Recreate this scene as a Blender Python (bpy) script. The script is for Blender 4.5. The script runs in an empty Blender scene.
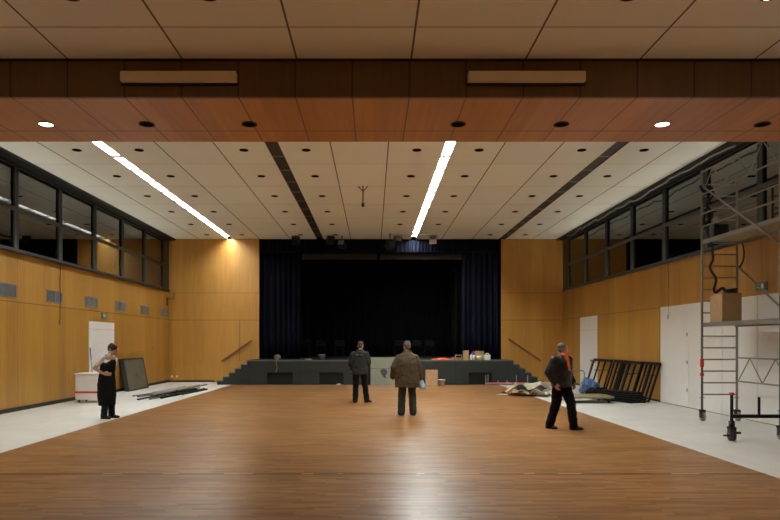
import bpy, bmesh, math, random
from mathutils import Vector, Matrix, noise, Euler
random.seed(7)
sc = bpy.context.scene
C = sc.collection
PI = math.pi
F, VX, VY, EYE = 624.0, 373.0, 343.0, 1.7
XL, XR, YE, YB, ZC = -8.89, 8.28, 27.2, -6.0, 6.23      # side walls, end wall, rear wall, ceiling

# ------------------------------------------------------------------ materials
def new_mat(name):
    m = bpy.data.materials.new(name); m.use_nodes = True
    nt = m.node_tree; b = nt.nodes['Principled BSDF']
    return m, nt, b
class NG:
    """tiny wrapper for building value graphs"""
    def __init__(s, nt): s.nt = nt
    def node(s, t, **k):
        n = s.nt.nodes.new(t)
        for a, v in k.items(): setattr(n, a, v)
        return n
    def put(s, sock, v):
        if hasattr(v, 'is_output') or isinstance(v, bpy.types.NodeSocket): s.nt.links.new(v, sock)
        else: sock.default_value = v
    def m(s, op, a, b=0.0, c=0.0):
        n = s.node('ShaderNodeMath', operation=op)
        for i, v in enumerate((a, b, c)): s.put(n.inputs[i], v)
        return n.outputs[0]
    def pos(s):
        g = s.node('ShaderNodeNewGeometry'); x = s.node('ShaderNodeSeparateXYZ')
        s.nt.links.new(g.outputs['Position'], x.inputs[0]); return x.outputs
    def comb(s, x, y, z):
        n = s.node('ShaderNodeCombineXYZ')
        for i, v in enumerate((x, y, z)): s.put(n.inputs[i], v)
        return n.outputs[0]
    def noise(s, vec, scale, detail=3.0, rough=0.55):
        n = s.node('ShaderNodeTexNoise')
        if vec is not None: s.put(n.inputs['Vector'], vec)
        n.inputs['Scale'].default_value = scale; n.inputs['Detail'].default_value = detail
        n.inputs['Roughness'].default_value = rough
        return n.outputs['Fac']
    def white(s, vec):
        n = s.node('ShaderNodeTexWhiteNoise', noise_dimensions='3D'); s.put(n.inputs['Vector'], vec)
        return n.outputs['Value']
    def ramp(s, fac, stops):
        n = s.node('ShaderNodeValToRGB'); e = n.color_ramp.elements
        e[0].position, e[0].color = stops[0][0], (*stops[0][1], 1)
        e[1].position, e[1].color = stops[-1][0], (*stops[-1][1], 1)
        for p, c in stops[1:-1]:
            q = e.new(p); q.color = (*c, 1)
        s.put(n.inputs[0], fac); return n.outputs[0]
    def mix(s, fac, a, b):
        n = s.node('ShaderNodeMix', data_type='RGBA')
        s.put(n.inputs[0], fac)
        for sock, v in ((n.inputs[6], a), (n.inputs[7], b)):
            s.put(sock, (*v, 1) if isinstance(v, tuple) else v)
        return n.outputs[2]
    def line(s, u, period, off, w):
        """1 on thin lines every period"""
        t = s.m('FRACT', s.m('DIVIDE', s.m('SUBTRACT', u, off - period/2), period))
        d = s.m('MULTIPLY', s.m('ABSOLUTE', s.m('SUBTRACT', t, 0.5)), period)
        return s.m('LESS_THAN', d, w/2)
    def at(s, u, v0, w):
        return s.m('LESS_THAN', s.m('ABSOLUTE', s.m('SUBTRACT', u, v0)), w/2)
    def mx(s, a, b): return s.m('MAXIMUM', a, b)

def plain(name, col, rough=0.6, metal=0.0, var=0.08, scale=6.0, spec=0.5, coat=0.0, bump=0.0):
    m, nt, b = new_mat(name); g = NG(nt)
    tc = g.node('ShaderNodeTexCoord').outputs['Object']
    f = g.noise(tc, scale)
    lo = tuple(max(0, c*(1-var)) for c in col); hi = tuple(min(1, c*(1+var)) for c in col)
    nt.links.new(g.ramp(f, [(0.3, lo), (0.7, hi)]), b.inputs['Base Color'])
    b.inputs['Roughness'].default_value = rough; b.inputs['Metallic'].default_value = metal
    b.inputs['Specular IOR Level'].default_value = spec
    b.inputs['Coat Weight'].default_value = coat; b.inputs['Coat Roughness'].default_value = 0.3
    if bump:
        bn = g.node('ShaderNodeBump'); bn.inputs['Strength'].default_value = bump; bn.inputs['Distance'].default_value = 0.02
        nt.links.new(g.noise(tc, scale*2.2, 4), bn.inputs['Height']); nt.links.new(bn.outputs[0], b.inputs['Normal'])
    return m

def veneer(name, ua, va, dark, light, strip=0.37, su=None, sv=None, vlines=(), ulines=(), rough=0.42, seamw=0.014, seamcol=(0.03,0.015,0.008), tone=0.5):
    """book-matched wood veneer; ua = axis across the strips, va = axis along the grain"""
    m, nt, b = new_mat(name); g = NG(nt); P = g.pos(); u, v = P[ua], P[va]
    sid = g.m('FLOOR', g.m('DIVIDE', u, strip))
    r = g.white(g.comb(sid, 3.0, 7.0))
    grain = g.noise(g.comb(g.m('MULTIPLY', u, 9.0), g.m('MULTIPLY', v, 0.5), g.m('MULTIPLY', r, 9.0)), 1.6, 5, 0.6)
    fine = g.noise(g.comb(g.m('MULTIPLY', u, 60.0), g.m('MULTIPLY', v, 1.2), 0.0), 1.0, 3)
    big = g.noise(g.comb(g.m('MULTIPLY', u, 0.6), g.m('MULTIPLY', v, 0.35), 0.0), 1.0, 2)
    f = g.m('ADD', g.m('ADD', g.m('MULTIPLY', grain, 0.45), g.m('MULTIPLY', fine, 0.2)), g.m('ADD', g.m('MULTIPLY', r, tone*0.4), g.m('MULTIPLY', big, 0.25)))
    col = g.ramp(f, [(0.35, dark), (0.85, light)])
    mask = 0.0
    if su: mask = g.mx(mask, g.line(u, su[0], su[1], seamw))
    if sv: mask = g.mx(mask, g.line(v, sv[0], sv[1], seamw))
    for q in vlines: mask = g.mx(mask, g.at(v, q, seamw*1.6))
    for q in ulines: mask = g.mx(mask, g.at(u, q, seamw*1.6))
    if su or sv or vlines or ulines: col = g.mix(g.m('MULTIPLY', mask, 0.75), col, seamcol)
    nt.links.new(col, b.inputs['Base Color']); b.inputs['Roughness'].default_value = rough
    return m

def panels(name, base, pu, ou, pv, ov, wu=0.02, wv=0.01, line=(0.05,0.04,0.03), rough=0.7, var=0.05, kv=0.6):
    m, nt, b = new_mat(name); g = NG(nt); P = g.pos()
    x, y = P[0], P[1]
    idv = g.white(g.comb(g.m('FLOOR', g.m('DIVIDE', g.m('SUBTRACT', x, ou), pu)), g.m('FLOOR', g.m('DIVIDE', g.m('SUBTRACT', y, ov), pv)), 0.0))
    n = g.noise(g.comb(x, y, 0.0), 1.3, 4)
    f = g.m('ADD', g.m('MULTIPLY', idv, 0.5), g.m('MULTIPLY', n, 0.5))
    col = g.ramp(f, [(0.1, tuple(c*(1-var) for c in base)), (0.9, tuple(min(1,c*(1+var)) for c in base))])
    mk = g.mx(g.m('MULTIPLY', g.line(x, pu, ou, wu), 0.9), g.m('MULTIPLY', g.line(y, pv, ov, wv), kv))
    nt.links.new(g.mix(mk, col, line), b.inputs['Base Color']); b.inputs['Roughness'].default_value = rough
    return m

def parquet(name):
    m, nt, b = new_mat(name); g = NG(nt); P = g.pos(); x, y = P[0], P[1]
    row = g.m('FLOOR', g.m('DIVIDE', y, 0.06))
    sh = g.m('MULTIPLY', g.white(g.comb(row, 1.0, 2.0)), 3.0)
    blk = g.m('FLOOR', g.m('DIVIDE', g.m('ADD', x, sh), 0.42))
    r = g.white(g.comb(row, blk, 5.0))
    row2 = g.m('FLOOR', g.m('DIVIDE', y, 0.45))
    r2 = g.white(g.comb(row2, g.m('FLOOR', g.m('DIVIDE', g.m('ADD', x, g.m('MULTIPLY', g.white(g.comb(row2, 4.0, 4.0)), 5.0)), 2.4)), 1.0))
    n = g.noise(g.comb(g.m('MULTIPLY', x, 0.8), g.m('MULTIPLY', y, 14.0), 0.0), 2.0, 4)
    big = g.noise(g.comb(x, y, 0.0), 0.35, 3)
    f = g.m('ADD', g.m('ADD', g.m('MULTIPLY', r, 0.42), g.m('MULTIPLY', r2, 0.13)), g.m('ADD', g.m('MULTIPLY', n, 0.3), g.m('MULTIPLY', big, 0.15)))
    col = g.ramp(f, [(0.15, (0.150, 0.066, 0.024)), (0.5, (0.265, 0.124, 0.046)), (0.85, (0.39, 0.205, 0.082))])
    groove = g.at(y, 8.10, 0.07)
    brass = g.m('MULTIPLY', g.at(y, 8.12, 0.03), g.m('GREATER_THAN', g.noise(g.comb(g.m('MULTIPLY', x, 1.4), 0.0, 0.0), 1.0, 2), 0.52))
    col = g.mix(groove, col, (0.05, 0.025, 0.012)); col = g.mix(brass, col, (0.5, 0.36, 0.2))
    nt.links.new(col, b.inputs['Base Color'])
    rr = g.m('ADD', 0.26, g.m('MULTIPLY', g.noise(g.comb(g.m('MULTIPLY', x, 0.5), g.m('MULTIPLY', y, 3.0), 0.0), 1.5, 4), 0.14))
    b.inputs['Specular IOR Level'].default_value = 0.15
    nt.links.new(rr, b.inputs['Roughness'])
    bn = g.node('ShaderNodeBump'); bn.inputs['Strength'].default_value = 0.25; bn.inputs['Distance'].default_value = 0.004
    nt.links.new(g.m('ADD', r, n), bn.inputs['Height']); nt.links.new(bn.outputs[0], b.inputs['Normal'])
    return m

def white_floor(name):
    m, nt, b = new_mat(name); g = NG(nt); P = g.pos(); x, y = P[0], P[1]
    n = g.noise(g.comb(x, y, 0.0), 1.1, 5); n2 = g.noise(g.comb(g.m('MULTIPLY', x, 6.0), g.m('MULTIPLY', y, 0.7), 0.0), 2.0, 3)
    col = g.ramp(g.m('ADD', g.m('MULTIPLY', n, 0.6), g.m('MULTIPLY', n2, 0.4)), [(0.3, (0.60, 0.59, 0.56)), (0.7, (0.71, 0.70, 0.67))])
    mk = g.mx(g.line(x, 1.25, 0.35, 0.012), g.line(y, 2.5, 0.4, 0.012))
    nt.links.new(g.mix(g.m('MULTIPLY', mk, 0.35), col, (0.25, 0.23, 0.2)), b.inputs['Base Color'])
    b.inputs['Roughness'].default_value = 0.5
    return m

def emit(name, col, s):
    m, nt, b = new_mat(name)
    b.inputs['Base Color'].default_value = (0.8, 0.8, 0.8, 1)
    b.inputs['Emission Color'].default_value = (*col, 1); b.inputs['Emission Strength'].default_value = s
    return m

def glass_pane(name):
    m = bpy.data.materials.new(name); m.use_nodes = True; nt = m.node_tree; nt.nodes.clear(); g = NG(nt)
    o = g.node('ShaderNodeOutputMaterial'); mx = g.node('ShaderNodeMixShader'); fr = g.node('ShaderNodeFresnel')
    fr.inputs[0].default_value = 2.5
    tr = g.node('ShaderNodeBsdfTransparent'); tr.inputs[0].default_value = (0.72, 0.76, 0.74, 1)
    gl = g.node('ShaderNodeBsdfGlossy'); gl.inputs['Roughness'].default_value = 0.02; gl.inputs['Color'].default_value = (0.9, 0.92, 0.9, 1)
    nt.links.new(fr.outputs[0], mx.inputs[0]); nt.links.new(tr.outputs[0], mx.inputs[1]); nt.links.new(gl.outputs[0], mx.inputs[2])
    nt.links.new(mx.outputs[0], o.inputs[0]); return m

WD, WL = (0.37, 0.180, 0.031), (0.60, 0.325, 0.068)
M = dict(
    wall_side=veneer('side wall veneer', 1, 2, WD, WL, 0.42, vlines=(2.72,), su=(2.29, 15.6), seamw=0.012),
    wall_end=veneer('end wall veneer', 0, 2, (0.40, 0.185, 0.032), (0.66, 0.345, 0.070), 0.46, vlines=(2.70, 3.88), seamw=0.012),
    wall_near=veneer('rear wall veneer', 0, 2, WD, WL, 0.42),
    beam_face=veneer('beam face veneer', 0, 2, (0.13, 0.072, 0.036), (0.21, 0.125, 0.062), 0.65, su=(0.644, -0.234), seamw=0.02, rough=0.5),  # same wood as underside; its weaker light is put into the darker colour
    beam_under=veneer('beam underside veneer', 0, 1, (0.42, 0.175, 0.052), (0.68, 0.32, 0.10), 0.65, su=(0.644, -0.234), vlines=(8.18,), seamw=0.016, rough=0.4, tone=0.7),  # same wood as face; floor bounce is put into the paler colour
    parquet=parquet('dark strip parquet'), white_floor=white_floor('white floor covering'),
    ceil=panels('main ceiling panels', (0.86, 0.93, 0.89), 1.32, 0.35, 2.29, 13.5, 0.028, 0.016, kv=0.7),
    ceil_near=panels('foyer ceiling panels', (0.88, 0.88, 0.79), 1.29, 0.43, 2.3, 6.32, 0.022, 0.014, kv=0.85),
    tube=emit('fluorescent diffuser', (0.92, 0.97, 0.93), 56.0), tube_bright=emit('fluorescent diffuser, twin tubes', (0.92, 0.97, 0.93), 132.0),  # right strip's output raised to lift the dim right side
    spot_lamp=emit('spot lamp glow', (1.0, 0.9, 0.75), 14.0),
    louvre=plain('dark louvre', (0.045, 0.038, 0.03), 0.5, 0.2), trough=plain('grey trough metal', (0.25, 0.23, 0.2), 0.5, 0.5), trough_white=plain('white reflector', (0.85, 0.85, 0.84), 0.35, var=0.01),
    hole=plain('black recess', (0.003, 0.003, 0.003), 0.9, spec=0.05), ring=plain('bronze ring', (0.05, 0.035, 0.025), 0.6, 0.3),
    frame=plain('charcoal window frame', (0.035, 0.04, 0.04), 0.45, 0.3), glass=glass_pane('window glass'),
    added_uplight=emit('ledge uplight', (1.0, 0.94, 0.78), 14.0),  # added fill for the ceiling, no such fixture known
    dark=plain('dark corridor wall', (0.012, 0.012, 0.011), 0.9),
    base=plain('black skirting', (0.012, 0.011, 0.01), 0.5), white_door=plain('white lacquer', (0.82, 0.81, 0.79), 0.45, var=0.02),
    vent=plain('vent grey', (0.30, 0.31, 0.31), 0.5, 0.3), grey=plain('mid grey metal', (0.30, 0.30, 0.29), 0.4, 0.7),
    steel=plain('galvanised scaffold tube', (0.24, 0.23, 0.20), 0.45, 0.5), black=plain('black paint', (0.007, 0.007, 0.008), 0.5, spec=0.3),
    blacksteel=plain('black steel', (0.010, 0.011, 0.013), 0.4, 0.3, spec=0.3),
    stage=plain('stage grey paint', (0.026, 0.031, 0.029), 0.65, spec=0.3), stage_hi=plain('stage nosing', (0.10, 0.105, 0.10), 0.5),
    stage_top=plain('stage deck', (0.02, 0.02, 0.02), 0.7, spec=0.2), recess=plain('stage recess', (0.013, 0.015, 0.0145), 0.8, spec=0.2),
    navy=plain('navy velvet', (0.0024, 0.0034, 0.012), 0.75, var=0.3, spec=0.15), blackcloth=plain('black molton', (0.004, 0.004, 0.005), 0.95, spec=0.1),
    batten=plain('grey batten', (0.035, 0.034, 0.03), 0.7), rail_wood=plain('reddish rail wood', (0.22, 0.07, 0.022), 0.4),
    card=plain('brown cardboard', (0.42, 0.27, 0.14), 0.85, bump=0.1), card_dk=plain('dark cardboard', (0.24, 0.15, 0.08), 0.85),
    white=plain('white plastic', (0.75, 0.74, 0.72), 0.4, var=0.03), beige=plain('beige box', (0.85, 0.76, 0.58), 0.6, var=0.03),
    red=plain('red plastic', (0.65, 0.03, 0.02), 0.4), pink=plain('pink red line', (0.6, 0.12, 0.16), 0.5),
    green=plain('sign green', (0.02, 0.22, 0.15), 0.4), signgrey=plain('sign housing', (0.2, 0.23, 0.21), 0.4),
    olive=plain('olive board', (0.13, 0.115, 0.075), 0.6, var=0.15, scale=3), olive_dk=plain('board edge', (0.03, 0.034, 0.03), 0.5),
    blue=plain('blue sack', (0.10, 0.17, 0.42), 0.5, var=0.3, scale=12), bluehandle=plain('blue handle', (0.05, 0.06, 0.3), 0.4),
    plywood=plain('worn plywood', (0.27, 0.22, 0.12), 0.7, var=0.2), greenmetal=plain('green grey tube', (0.18, 0.24, 0.16), 0.4, 0.4),
    sheet=plain('white crumpled sheet', (0.62, 0.60, 0.58), 0.6), beigerod=plain('beige bar', (0.42, 0.37, 0.27), 0.6),
    ropegrey=plain('dull grey cord', (0.15, 0.15, 0.125), 0.8), rubber=plain('dark rubber wheel', (0.03, 0.028, 0.026), 0.6), wheelgrey=plain('pale wheel', (0.30, 0.25, 0.21), 0.5),
    paleolive=plain('grey green panel', (0.15, 0.15, 0.105), 0.7, var=0.12, scale=2), emblem=plain('dark emblem', (0.012, 0.014, 0.012), 0.6),
    yellow=plain('yellow green label', (0.55, 0.65, 0.08), 0.5), orange=plain('orange red cloth', (0.75, 0.13, 0.06), 0.8),
    violet=plain('blue violet plastic', (0.10, 0.06, 0.55), 0.5),
    skin=plain('skin', (0.42, 0.21, 0.14), 0.55, var=0.05), skin_arm=plain('pale skin', (0.46, 0.26, 0.17), 0.55, var=0.05),
    eye=plain('dark eye', (0.02, 0.012, 0.01), 0.3),
    hair_black=plain('black hair', (0.006, 0.005, 0.004), 0.5, scale=40, bump=0.4), hair_brown=plain('brown hair', (0.055, 0.034, 0.02), 0.6, scale=40, bump=0.4),
    hair_mid=plain('grey brown hair', (0.085, 0.06, 0.04), 0.6, scale=40, bump=0.4), hair_grey=plain('short grey hair', (0.10, 0.085, 0.07), 0.6, scale=40, bump=0.4),
    shirt_white=plain('white cotton', (0.70, 0.68, 0.70), 0.8), apron=plain('black apron cloth', (0.006, 0.006, 0.007), 0.9, bump=0.2, spec=0.2),
    trousers_blue=plain('dark slate trousers', (0.014, 0.017, 0.026), 0.9, spec=0.2), trousers_black=plain('black trousers', (0.0045, 0.0045, 0.006), 0.9, spec=0.15),
    trousers_green=plain('grey green trousers', (0.036, 0.042, 0.036), 0.9, bump=0.2, spec=0.2),
    jacket_grey=plain('charcoal jacket', (0.024, 0.028, 0.027), 0.85, bump=0.25, spec=0.2), jacket_olive=plain('olive brown jacket', (0.078, 0.058, 0.032), 0.85, var=0.08, bump=0.2, spec=0.2),
    leather=plain('black leather', (0.007, 0.0075, 0.0075), 0.32, bump=0.5, scale=9, spec=0.4), shirt_orange=plain('orange shirt', (0.75, 0.13, 0.035), 0.75),
    shoe=plain('black shoe', (0.010, 0.010, 0.010), 0.4), lightblue=plain('pale blue gloves', (0.30, 0.42, 0.68), 0.6, bump=0.3),
    faint=plain('faint grey print', (0.22, 0.23, 0.23), 0.7),
)

# ------------------------------------------------------------------ mesh helpers
class MB:
    def __init__(s): s.v = []; s.f = []
    def add(s, vs, fs, mt=None):
        n = len(s.v)
        s.v += [tuple(mt @ Vector(q)) if mt else tuple(q) for q in vs]
        s.f += [tuple(i+n for i in f) for f in fs]; return s
    def box(s, x0, x1, y0, y1, z0, z1, mt=None):
        return s.add([(x0,y0,z0),(x1,y0,z0),(x1,y1,z0),(x0,y1,z0),(x0,y0,z1),(x1,y0,z1),(x1,y1,z1),(x0,y1,z1)],
                     [(0,3,2,1),(4,5,6,7),(0,1,5,4),(1,2,6,5),(2,3,7,6),(3,0,4,7)], mt)
    def hexa(s, p):   # eight corners, same order as box
        return s.add(p, [(0,3,2,1),(4,5,6,7),(0,1,5,4),(1,2,6,5),(2,3,7,6),(3,0,4,7)])
    def path(s, pts, rad, n=10, caps=True):
        pts = [Vector(p) for p in pts]
        if not isinstance(rad, (list, tuple)): rad = [rad]*len(pts)
        vs = []; fs = []; prev = None
        for i, p in enumerate(pts):
            t = (pts[min(i+1, len(pts)-1)] - pts[max(i-1, 0)]).normalized()
            if prev is None:
                a = Vector((0,0,1)) if abs(t.z) < 0.9 else Vector((0,1,0)); u = t.cross(a).normalized()
            else:
                u = (prev - t*prev.dot(t)).normalized()
            prev = u; w = t.cross(u)
            for k in range(n):
                a = 2*PI*k/n; vs.append(p + (u*math.cos(a) + w*math.sin(a))*rad[i])
        for i in range(len(pts)-1):
            for k in range(n):
                a, b = i*n+k, i*n+(k+1) % n
                fs.append((a, b, b+n, a+n))
        if caps:
            fs.append(tuple(reversed(range(n)))); L = (len(pts)-1)*n; fs.append(tuple(range(L, L+n)))
        return s.add(vs, fs)
    def tube(s, p, q, r, n=10): return s.path([p, q], r, n)
    def ball(s, c, r, mt=None, nu=16, nv=10):
        if not isinstance(r, (list, tuple)): r = (r, r, r)
        vs = [(c[0], c[1], c[2]-r[2])]
        for j in range(1, nv):
            a = -PI/2 + PI*j/nv
            for i in range(nu):
                b = 2*PI*i/nu; vs.append((c[0]+r[0]*math.cos(a)*math.cos(b), c[1]+r[1]*math.cos(a)*math.sin(b), c[2]+r[2]*math.sin(a)))
        vs.append((c[0], c[1], c[2]+r[2])); T = len(vs)-1; fs = []
        for i in range(nu):
            k = (i+1) % nu
            fs.append((0, 1+k, 1+i)); fs.append((T, 1+(nv-2)*nu+i, 1+(nv-2)*nu+k))
            for j in range(nv-2): fs.append((1+j*nu+i, 1+j*nu+k, 1+(j+1)*nu+k, 1+(j+1)*nu+i))
        return s.add(vs, fs, mt)
    def loft(s, rings, n=24):
        """rings: (cx, cy, cz, rx, ry[, power]) horizontal super-ellipses, low to high"""
        vs = []; fs = []
        for R in rings:
            cx, cy, cz, rx, ry = R[:5]; p = R[5] if len(R) > 5 else 1.0
            for k in range(n):
                a = 2*PI*k/n; c, d = math.cos(a), math.sin(a)
                vs.append((cx+rx*math.copysign(abs(c)**p, c), cy+ry*math.copysign(abs(d)**p, d), cz))
        for i in range(len(rings)-1):
            for k in range(n):
                a, b = i*n+k, i*n+(k+1) % n; fs.append((a, b, b+n, a+n))
        fs.append(tuple(reversed(range(n)))); L = (len(rings)-1)*n; fs.append(tuple(range(L, L+n)))
        return s.add(vs, fs)
    def lathe(s, c, prof, n=20):   # prof: (r, z)
        return s.loft([(c[0], c[1], c[2]+z, r, r) for r, z in prof], n)
    def build(s, name, mat, parent=None, smooth=False, bevel=0.0, loc=None, rz=0.0):
        me = bpy.data.meshes.new(name); me.from_pydata(s.v, [], s.f); me.validate()
        o = bpy.data.objects.new(name, me); C.objects.link(o)
        me.materials.append(M[mat] if isinstance(mat, str) else mat)
        if smooth:
            for p in me.polygons: p.use_smooth = True
        if parent: o.parent = parent
        if loc is not None: o.location = loc
        if rz: o.rotation_euler.z = rz
        if bevel:
            b = o.modifiers.new('bevel', 'BEVEL'); b.width = bevel; b.segments = 2; b.limit_method = 'ANGLE'
        return o

def tag(o, label, cat, group=None, kind=None):
    if label: o['label'] = label
    if cat: o['category'] = cat
    if group: o['group'] = group
    if kind: o['kind'] = kind
    return o
def struct(o): o['kind'] = 'structure'; return o
def empty(name, loc, label, cat, rz=0.0, group=None):
    o = bpy.data.objects.new(name, None); C.objects.link(o); o.location = loc; o.rotation_euler.z = rz
    o.empty_display_size = 0.1
    return tag(o, label, cat, group)
def copy_tree(o, parent=None):
    c = o.copy(); C.objects.link(c)
    if parent: c.parent = parent
    for ch in list(o.children): copy_tree(ch, c)
    return c
def X(px, Y): return (px-VX)*Y/F
def Z(py, Y): return EYE + (VY-py)*Y/F

# ------------------------------------------------------------------ room shell
struct(MB().box(-5.76, 5.10, YB, 25.45, -0.1, 0.0).build('floor', 'parquet'))
struct(MB().box(XL-0.1, -5.76, YB, YE+0.1, -0.1, 0.0).build('floor_left_strip', 'white_floor'))
b = MB(); b.box(5.10, XR+0.1, YB, YE+0.1, -0.1, 0.0); struct(b.build('floor_right_strip', 'white_floor'))
struct(MB().box(-5.76, 5.10, 25.45, 34, -0.1, 0.0).build('floor_under_stage', 'recess'))

SILL = 3.97
def side_wall(name, x, s):
    b = MB()
    lo, hi = sorted((x, x+s*0.12))
    b.box(lo, hi, YB, YE+0.1, 0, SILL)
    b.box(lo, hi, YB, 8.0, SILL, ZC+0.15)
    struct(b.build(name, 'wall_side'))
side_wall('wall_left', XL, -1); side_wall('wall_right', XR, 1)
# unlit gallery corridors behind the window bands
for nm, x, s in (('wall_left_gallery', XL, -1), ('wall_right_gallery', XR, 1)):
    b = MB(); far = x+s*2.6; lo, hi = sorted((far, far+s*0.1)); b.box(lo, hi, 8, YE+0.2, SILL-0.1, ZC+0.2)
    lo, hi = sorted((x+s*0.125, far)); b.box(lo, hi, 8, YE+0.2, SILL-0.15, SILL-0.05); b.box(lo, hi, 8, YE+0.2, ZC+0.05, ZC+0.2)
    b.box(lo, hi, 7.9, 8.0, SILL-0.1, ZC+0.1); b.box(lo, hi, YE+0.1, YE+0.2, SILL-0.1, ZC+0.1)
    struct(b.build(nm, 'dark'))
struct(MB().box(XL-0.1, XR+0.1, YB-0.1, YB, 0, 5.0).build('wall_rear', 'wall_near'))
OX0, OX1 = X(259, YE), X(501.5, YE)
struct(MB().box(XL, OX0, YE, YE+0.12, 0, ZC).build('wall_end_left', 'wall_end'))
struct(MB().box(OX1, XR, YE, YE+0.12, 0, ZC).build('wall_end_right', 'wall_end'))
b = MB(); b.box(OX0-0.1, OX0, YE+0.12, 34, 0, 7); b.box(OX1, OX1+0.1, YE+0.12, 34, 0, 7); b.box(OX0-0.1, OX1+0.1, 34, 34.1, 0, 7)
b.box(OX0-0.1, OX1+0.1, YE+0.12, 34.1, 7, 7.1)
struct(b.build('wall_stage_house', 'blackcloth'))
# a door outline in the left end wall
struct(MB().box(X(239.6, YE)-0.008, X(239.6, YE)+0.008, YE-0.004, YE, 0.9, 2.7).build('trim_1', 'olive_dk'))
for nm, x0, x1 in (('baseboard_left', XL, XL+0.025), ('baseboard_right', XR-0.018, XR)):
    struct(MB().box(x0, x1, YB if x0 < 0 else 18.0, YE, 0, 0.1 if x0 < 0 else 0.06).build(nm, 'base'))
struct(MB().box(XL+0.03, -6.9, YE-0.02, YE, 0, 0.07).build('baseboard_end', 'base'))

# main ceiling in strips between four light troughs
SLOTS = [-6.22, -2.30, 1.76, 5.63]; SWS = [0.115, 0.15, 0.115, 0.15]
b = MB(); edges = [XL-0.2] + [e for s, w in zip(SLOTS, SWS) for e in (s-w, s+w)] + [XR+0.2]
for i in range(0, len(edges), 2): b.box(edges[i], edges[i+1], 8.62, YE+0.0, ZC, ZC+0.12)
for s, w in zip(SLOTS, SWS): b.box(s-w, s+w, 8.62, 9.2, ZC, ZC+0.12)
struct(b.build('ceiling', 'ceil'))
struct(MB().box(XL-0.1, XR+0.1, YB, 7.05, 4.9, 5.0).build('ceiling_front_bay', 'ceil_near'))
# beam
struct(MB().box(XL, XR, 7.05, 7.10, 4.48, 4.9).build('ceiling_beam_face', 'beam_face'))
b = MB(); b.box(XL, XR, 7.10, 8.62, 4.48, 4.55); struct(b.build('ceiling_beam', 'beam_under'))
b = MB(); b.box(XL, XR, 8.55, 8.62, 4.55, ZC+0.2); b.box(XL, XR, 7.1, 8.6, 5.0, 5.1); struct(b.build('ceiling_beam_rear', 'ceil'))
b = MB(); b.box(XL, XR, 7.02, 7.05, 4.885, 4.9); struct(b.build('trim_2', 'base'))

# window bands
def windows(x, s, n0):
    ys = [26.55 - 2.2*k for k in range(9)]         # mullion positions
    k = n0
    for i in range(len(ys)-1):
        y1, y0 = ys[i], ys[i+1]
        root = struct(bpy.data.objects.new('window_%d' % k, None)); C.objects.link(root); k += 1
        b = MB(); lo, hi = sorted((x+s*0.0, x+s*0.09))
        b.box(lo, hi, y0-0.055, y0+0.055, SILL+0.08, 6.12); 
        b.box(lo, hi, y0+0.055, y1-0.055, 5.0, 5.09)
        b.box(lo, hi, y0-0.055, y1-0.055, SILL, SILL+0.08); b.box(lo, hi, y0-0.055, y1-0.055, 6.10, ZC)
        if i == 0: b.box(lo, hi, y1-0.055, y1+0.3, SILL, ZC)
        b.build('window_frame', 'frame', root)
        f = MB()
        lo, hi = sorted((x-s*0.015, x))
        for z0, z1 in ((SILL+0.08, 5.0), (5.09, 6.10)):
            f.box(lo, hi, y0+0.055, y0+0.085, z0, z1); f.box(lo, hi, y1-0.085, y1-0.055, z0, z1)
        f.build('sash', 'frame', root)
        for z0, z1 in ((SILL+0.06, 5.03), (5.07, 6.12)):
            lo, hi = sorted((x+s*0.040, x+s*0.044))
            MB().box(lo, hi, y0+0.03, y1-0.03, z0, z1).build('pane', 'glass', root)
    b = MB(); lo, hi = sorted((x, x+s*0.09)); b.box(lo, hi, YE-0.35, YE, SILL, ZC); b.box(lo, hi, 8.0, ys[-1]-0.055, SILL, ZC)
    struct(b.build('trim_%d' % (3 if s < 0 else 4), 'frame'))
    lo, hi = sorted((x-s*0.05, x)); struct(MB().box(lo, hi, 8, YE, SILL-0.03, SILL+0.03).build('trim_%d' % (5 if s < 0 else 6), 'frame'))
    lo, hi = sorted((x-s*0.055, x-s*0.15)); g1, g2 = sorted((x-s*0.15, x-s*0.155))
    t = empty('added_ledge_uplight', (x-s*0.1, 17.5, SILL), 'shallow trough added to brighten the ceiling, along the sill of the %s windows' % ('left' if s < 0 else 'right'), 'light fixture')  # gutter and glowing strip added on the sill to brighten the ceiling
    b = MB(); b.box(lo-(x-s*0.1), hi-(x-s*0.1), -8.5, 8.9, -0.03, -0.02); b.box(g1-(x-s*0.1), g2-(x-s*0.1), -8.5, 8.9, -0.03, 0.045); b.build('gutter', 'frame', t)
    MB().box(-0.035, 0.035, -8.4, 8.8, -0.018, 0.0).build('added_strip', 'added_uplight', t)
    lo, hi = sorted((x-s*0.30, x+s*0.0)); struct(MB().box(lo, hi, 8.7, YE, ZC-0.06, ZC-0.001).build('trim_%d' % (7 if s < 0 else 8), 'black'))
windows(XL, -1, 1); windows(XR, 1, 9)

# doors
def door(n, x, s, y0, y1, top, seams, zs, handle):
    root = struct(bpy.data.objects.new('door_%d' % n, None)); C.objects.link(root)
    ys = [y0] + seams + [y1]
    for i in range(len(ys)-1):
        lo, hi = sorted((x-s*0.022, x)); b = MB()
        zz = [0.015] + zs + [top]
        for j in range(len(zz)-1): b.box(lo, hi, ys[i]+0.006, ys[i+1]-0.006, zz[j]+0.004, zz[j+1]-0.004)
        b.build('door_leaf', 'white_door', root, bevel=0.004)
    if handle:
        hy, hz = handle; lo = x-s*0.075
        MB().path([(x-s*0.02, hy, hz), (lo, hy, hz), (lo, hy+0.12, hz)], 0.011).build('door_handle', 'grey', root, smooth=True)
        lo, hi = sorted((x-s*0.03, x-s*0.02)); MB().box(lo, hi, hy-0.025, hy+0.025, hz-0.1, hz+0.07).build('lock_plate', 'grey', root)
    return root
door(1, XL, -1, 19.5, 21.4, 2.39, [], [2.14], (21.25, 1.05))
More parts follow.
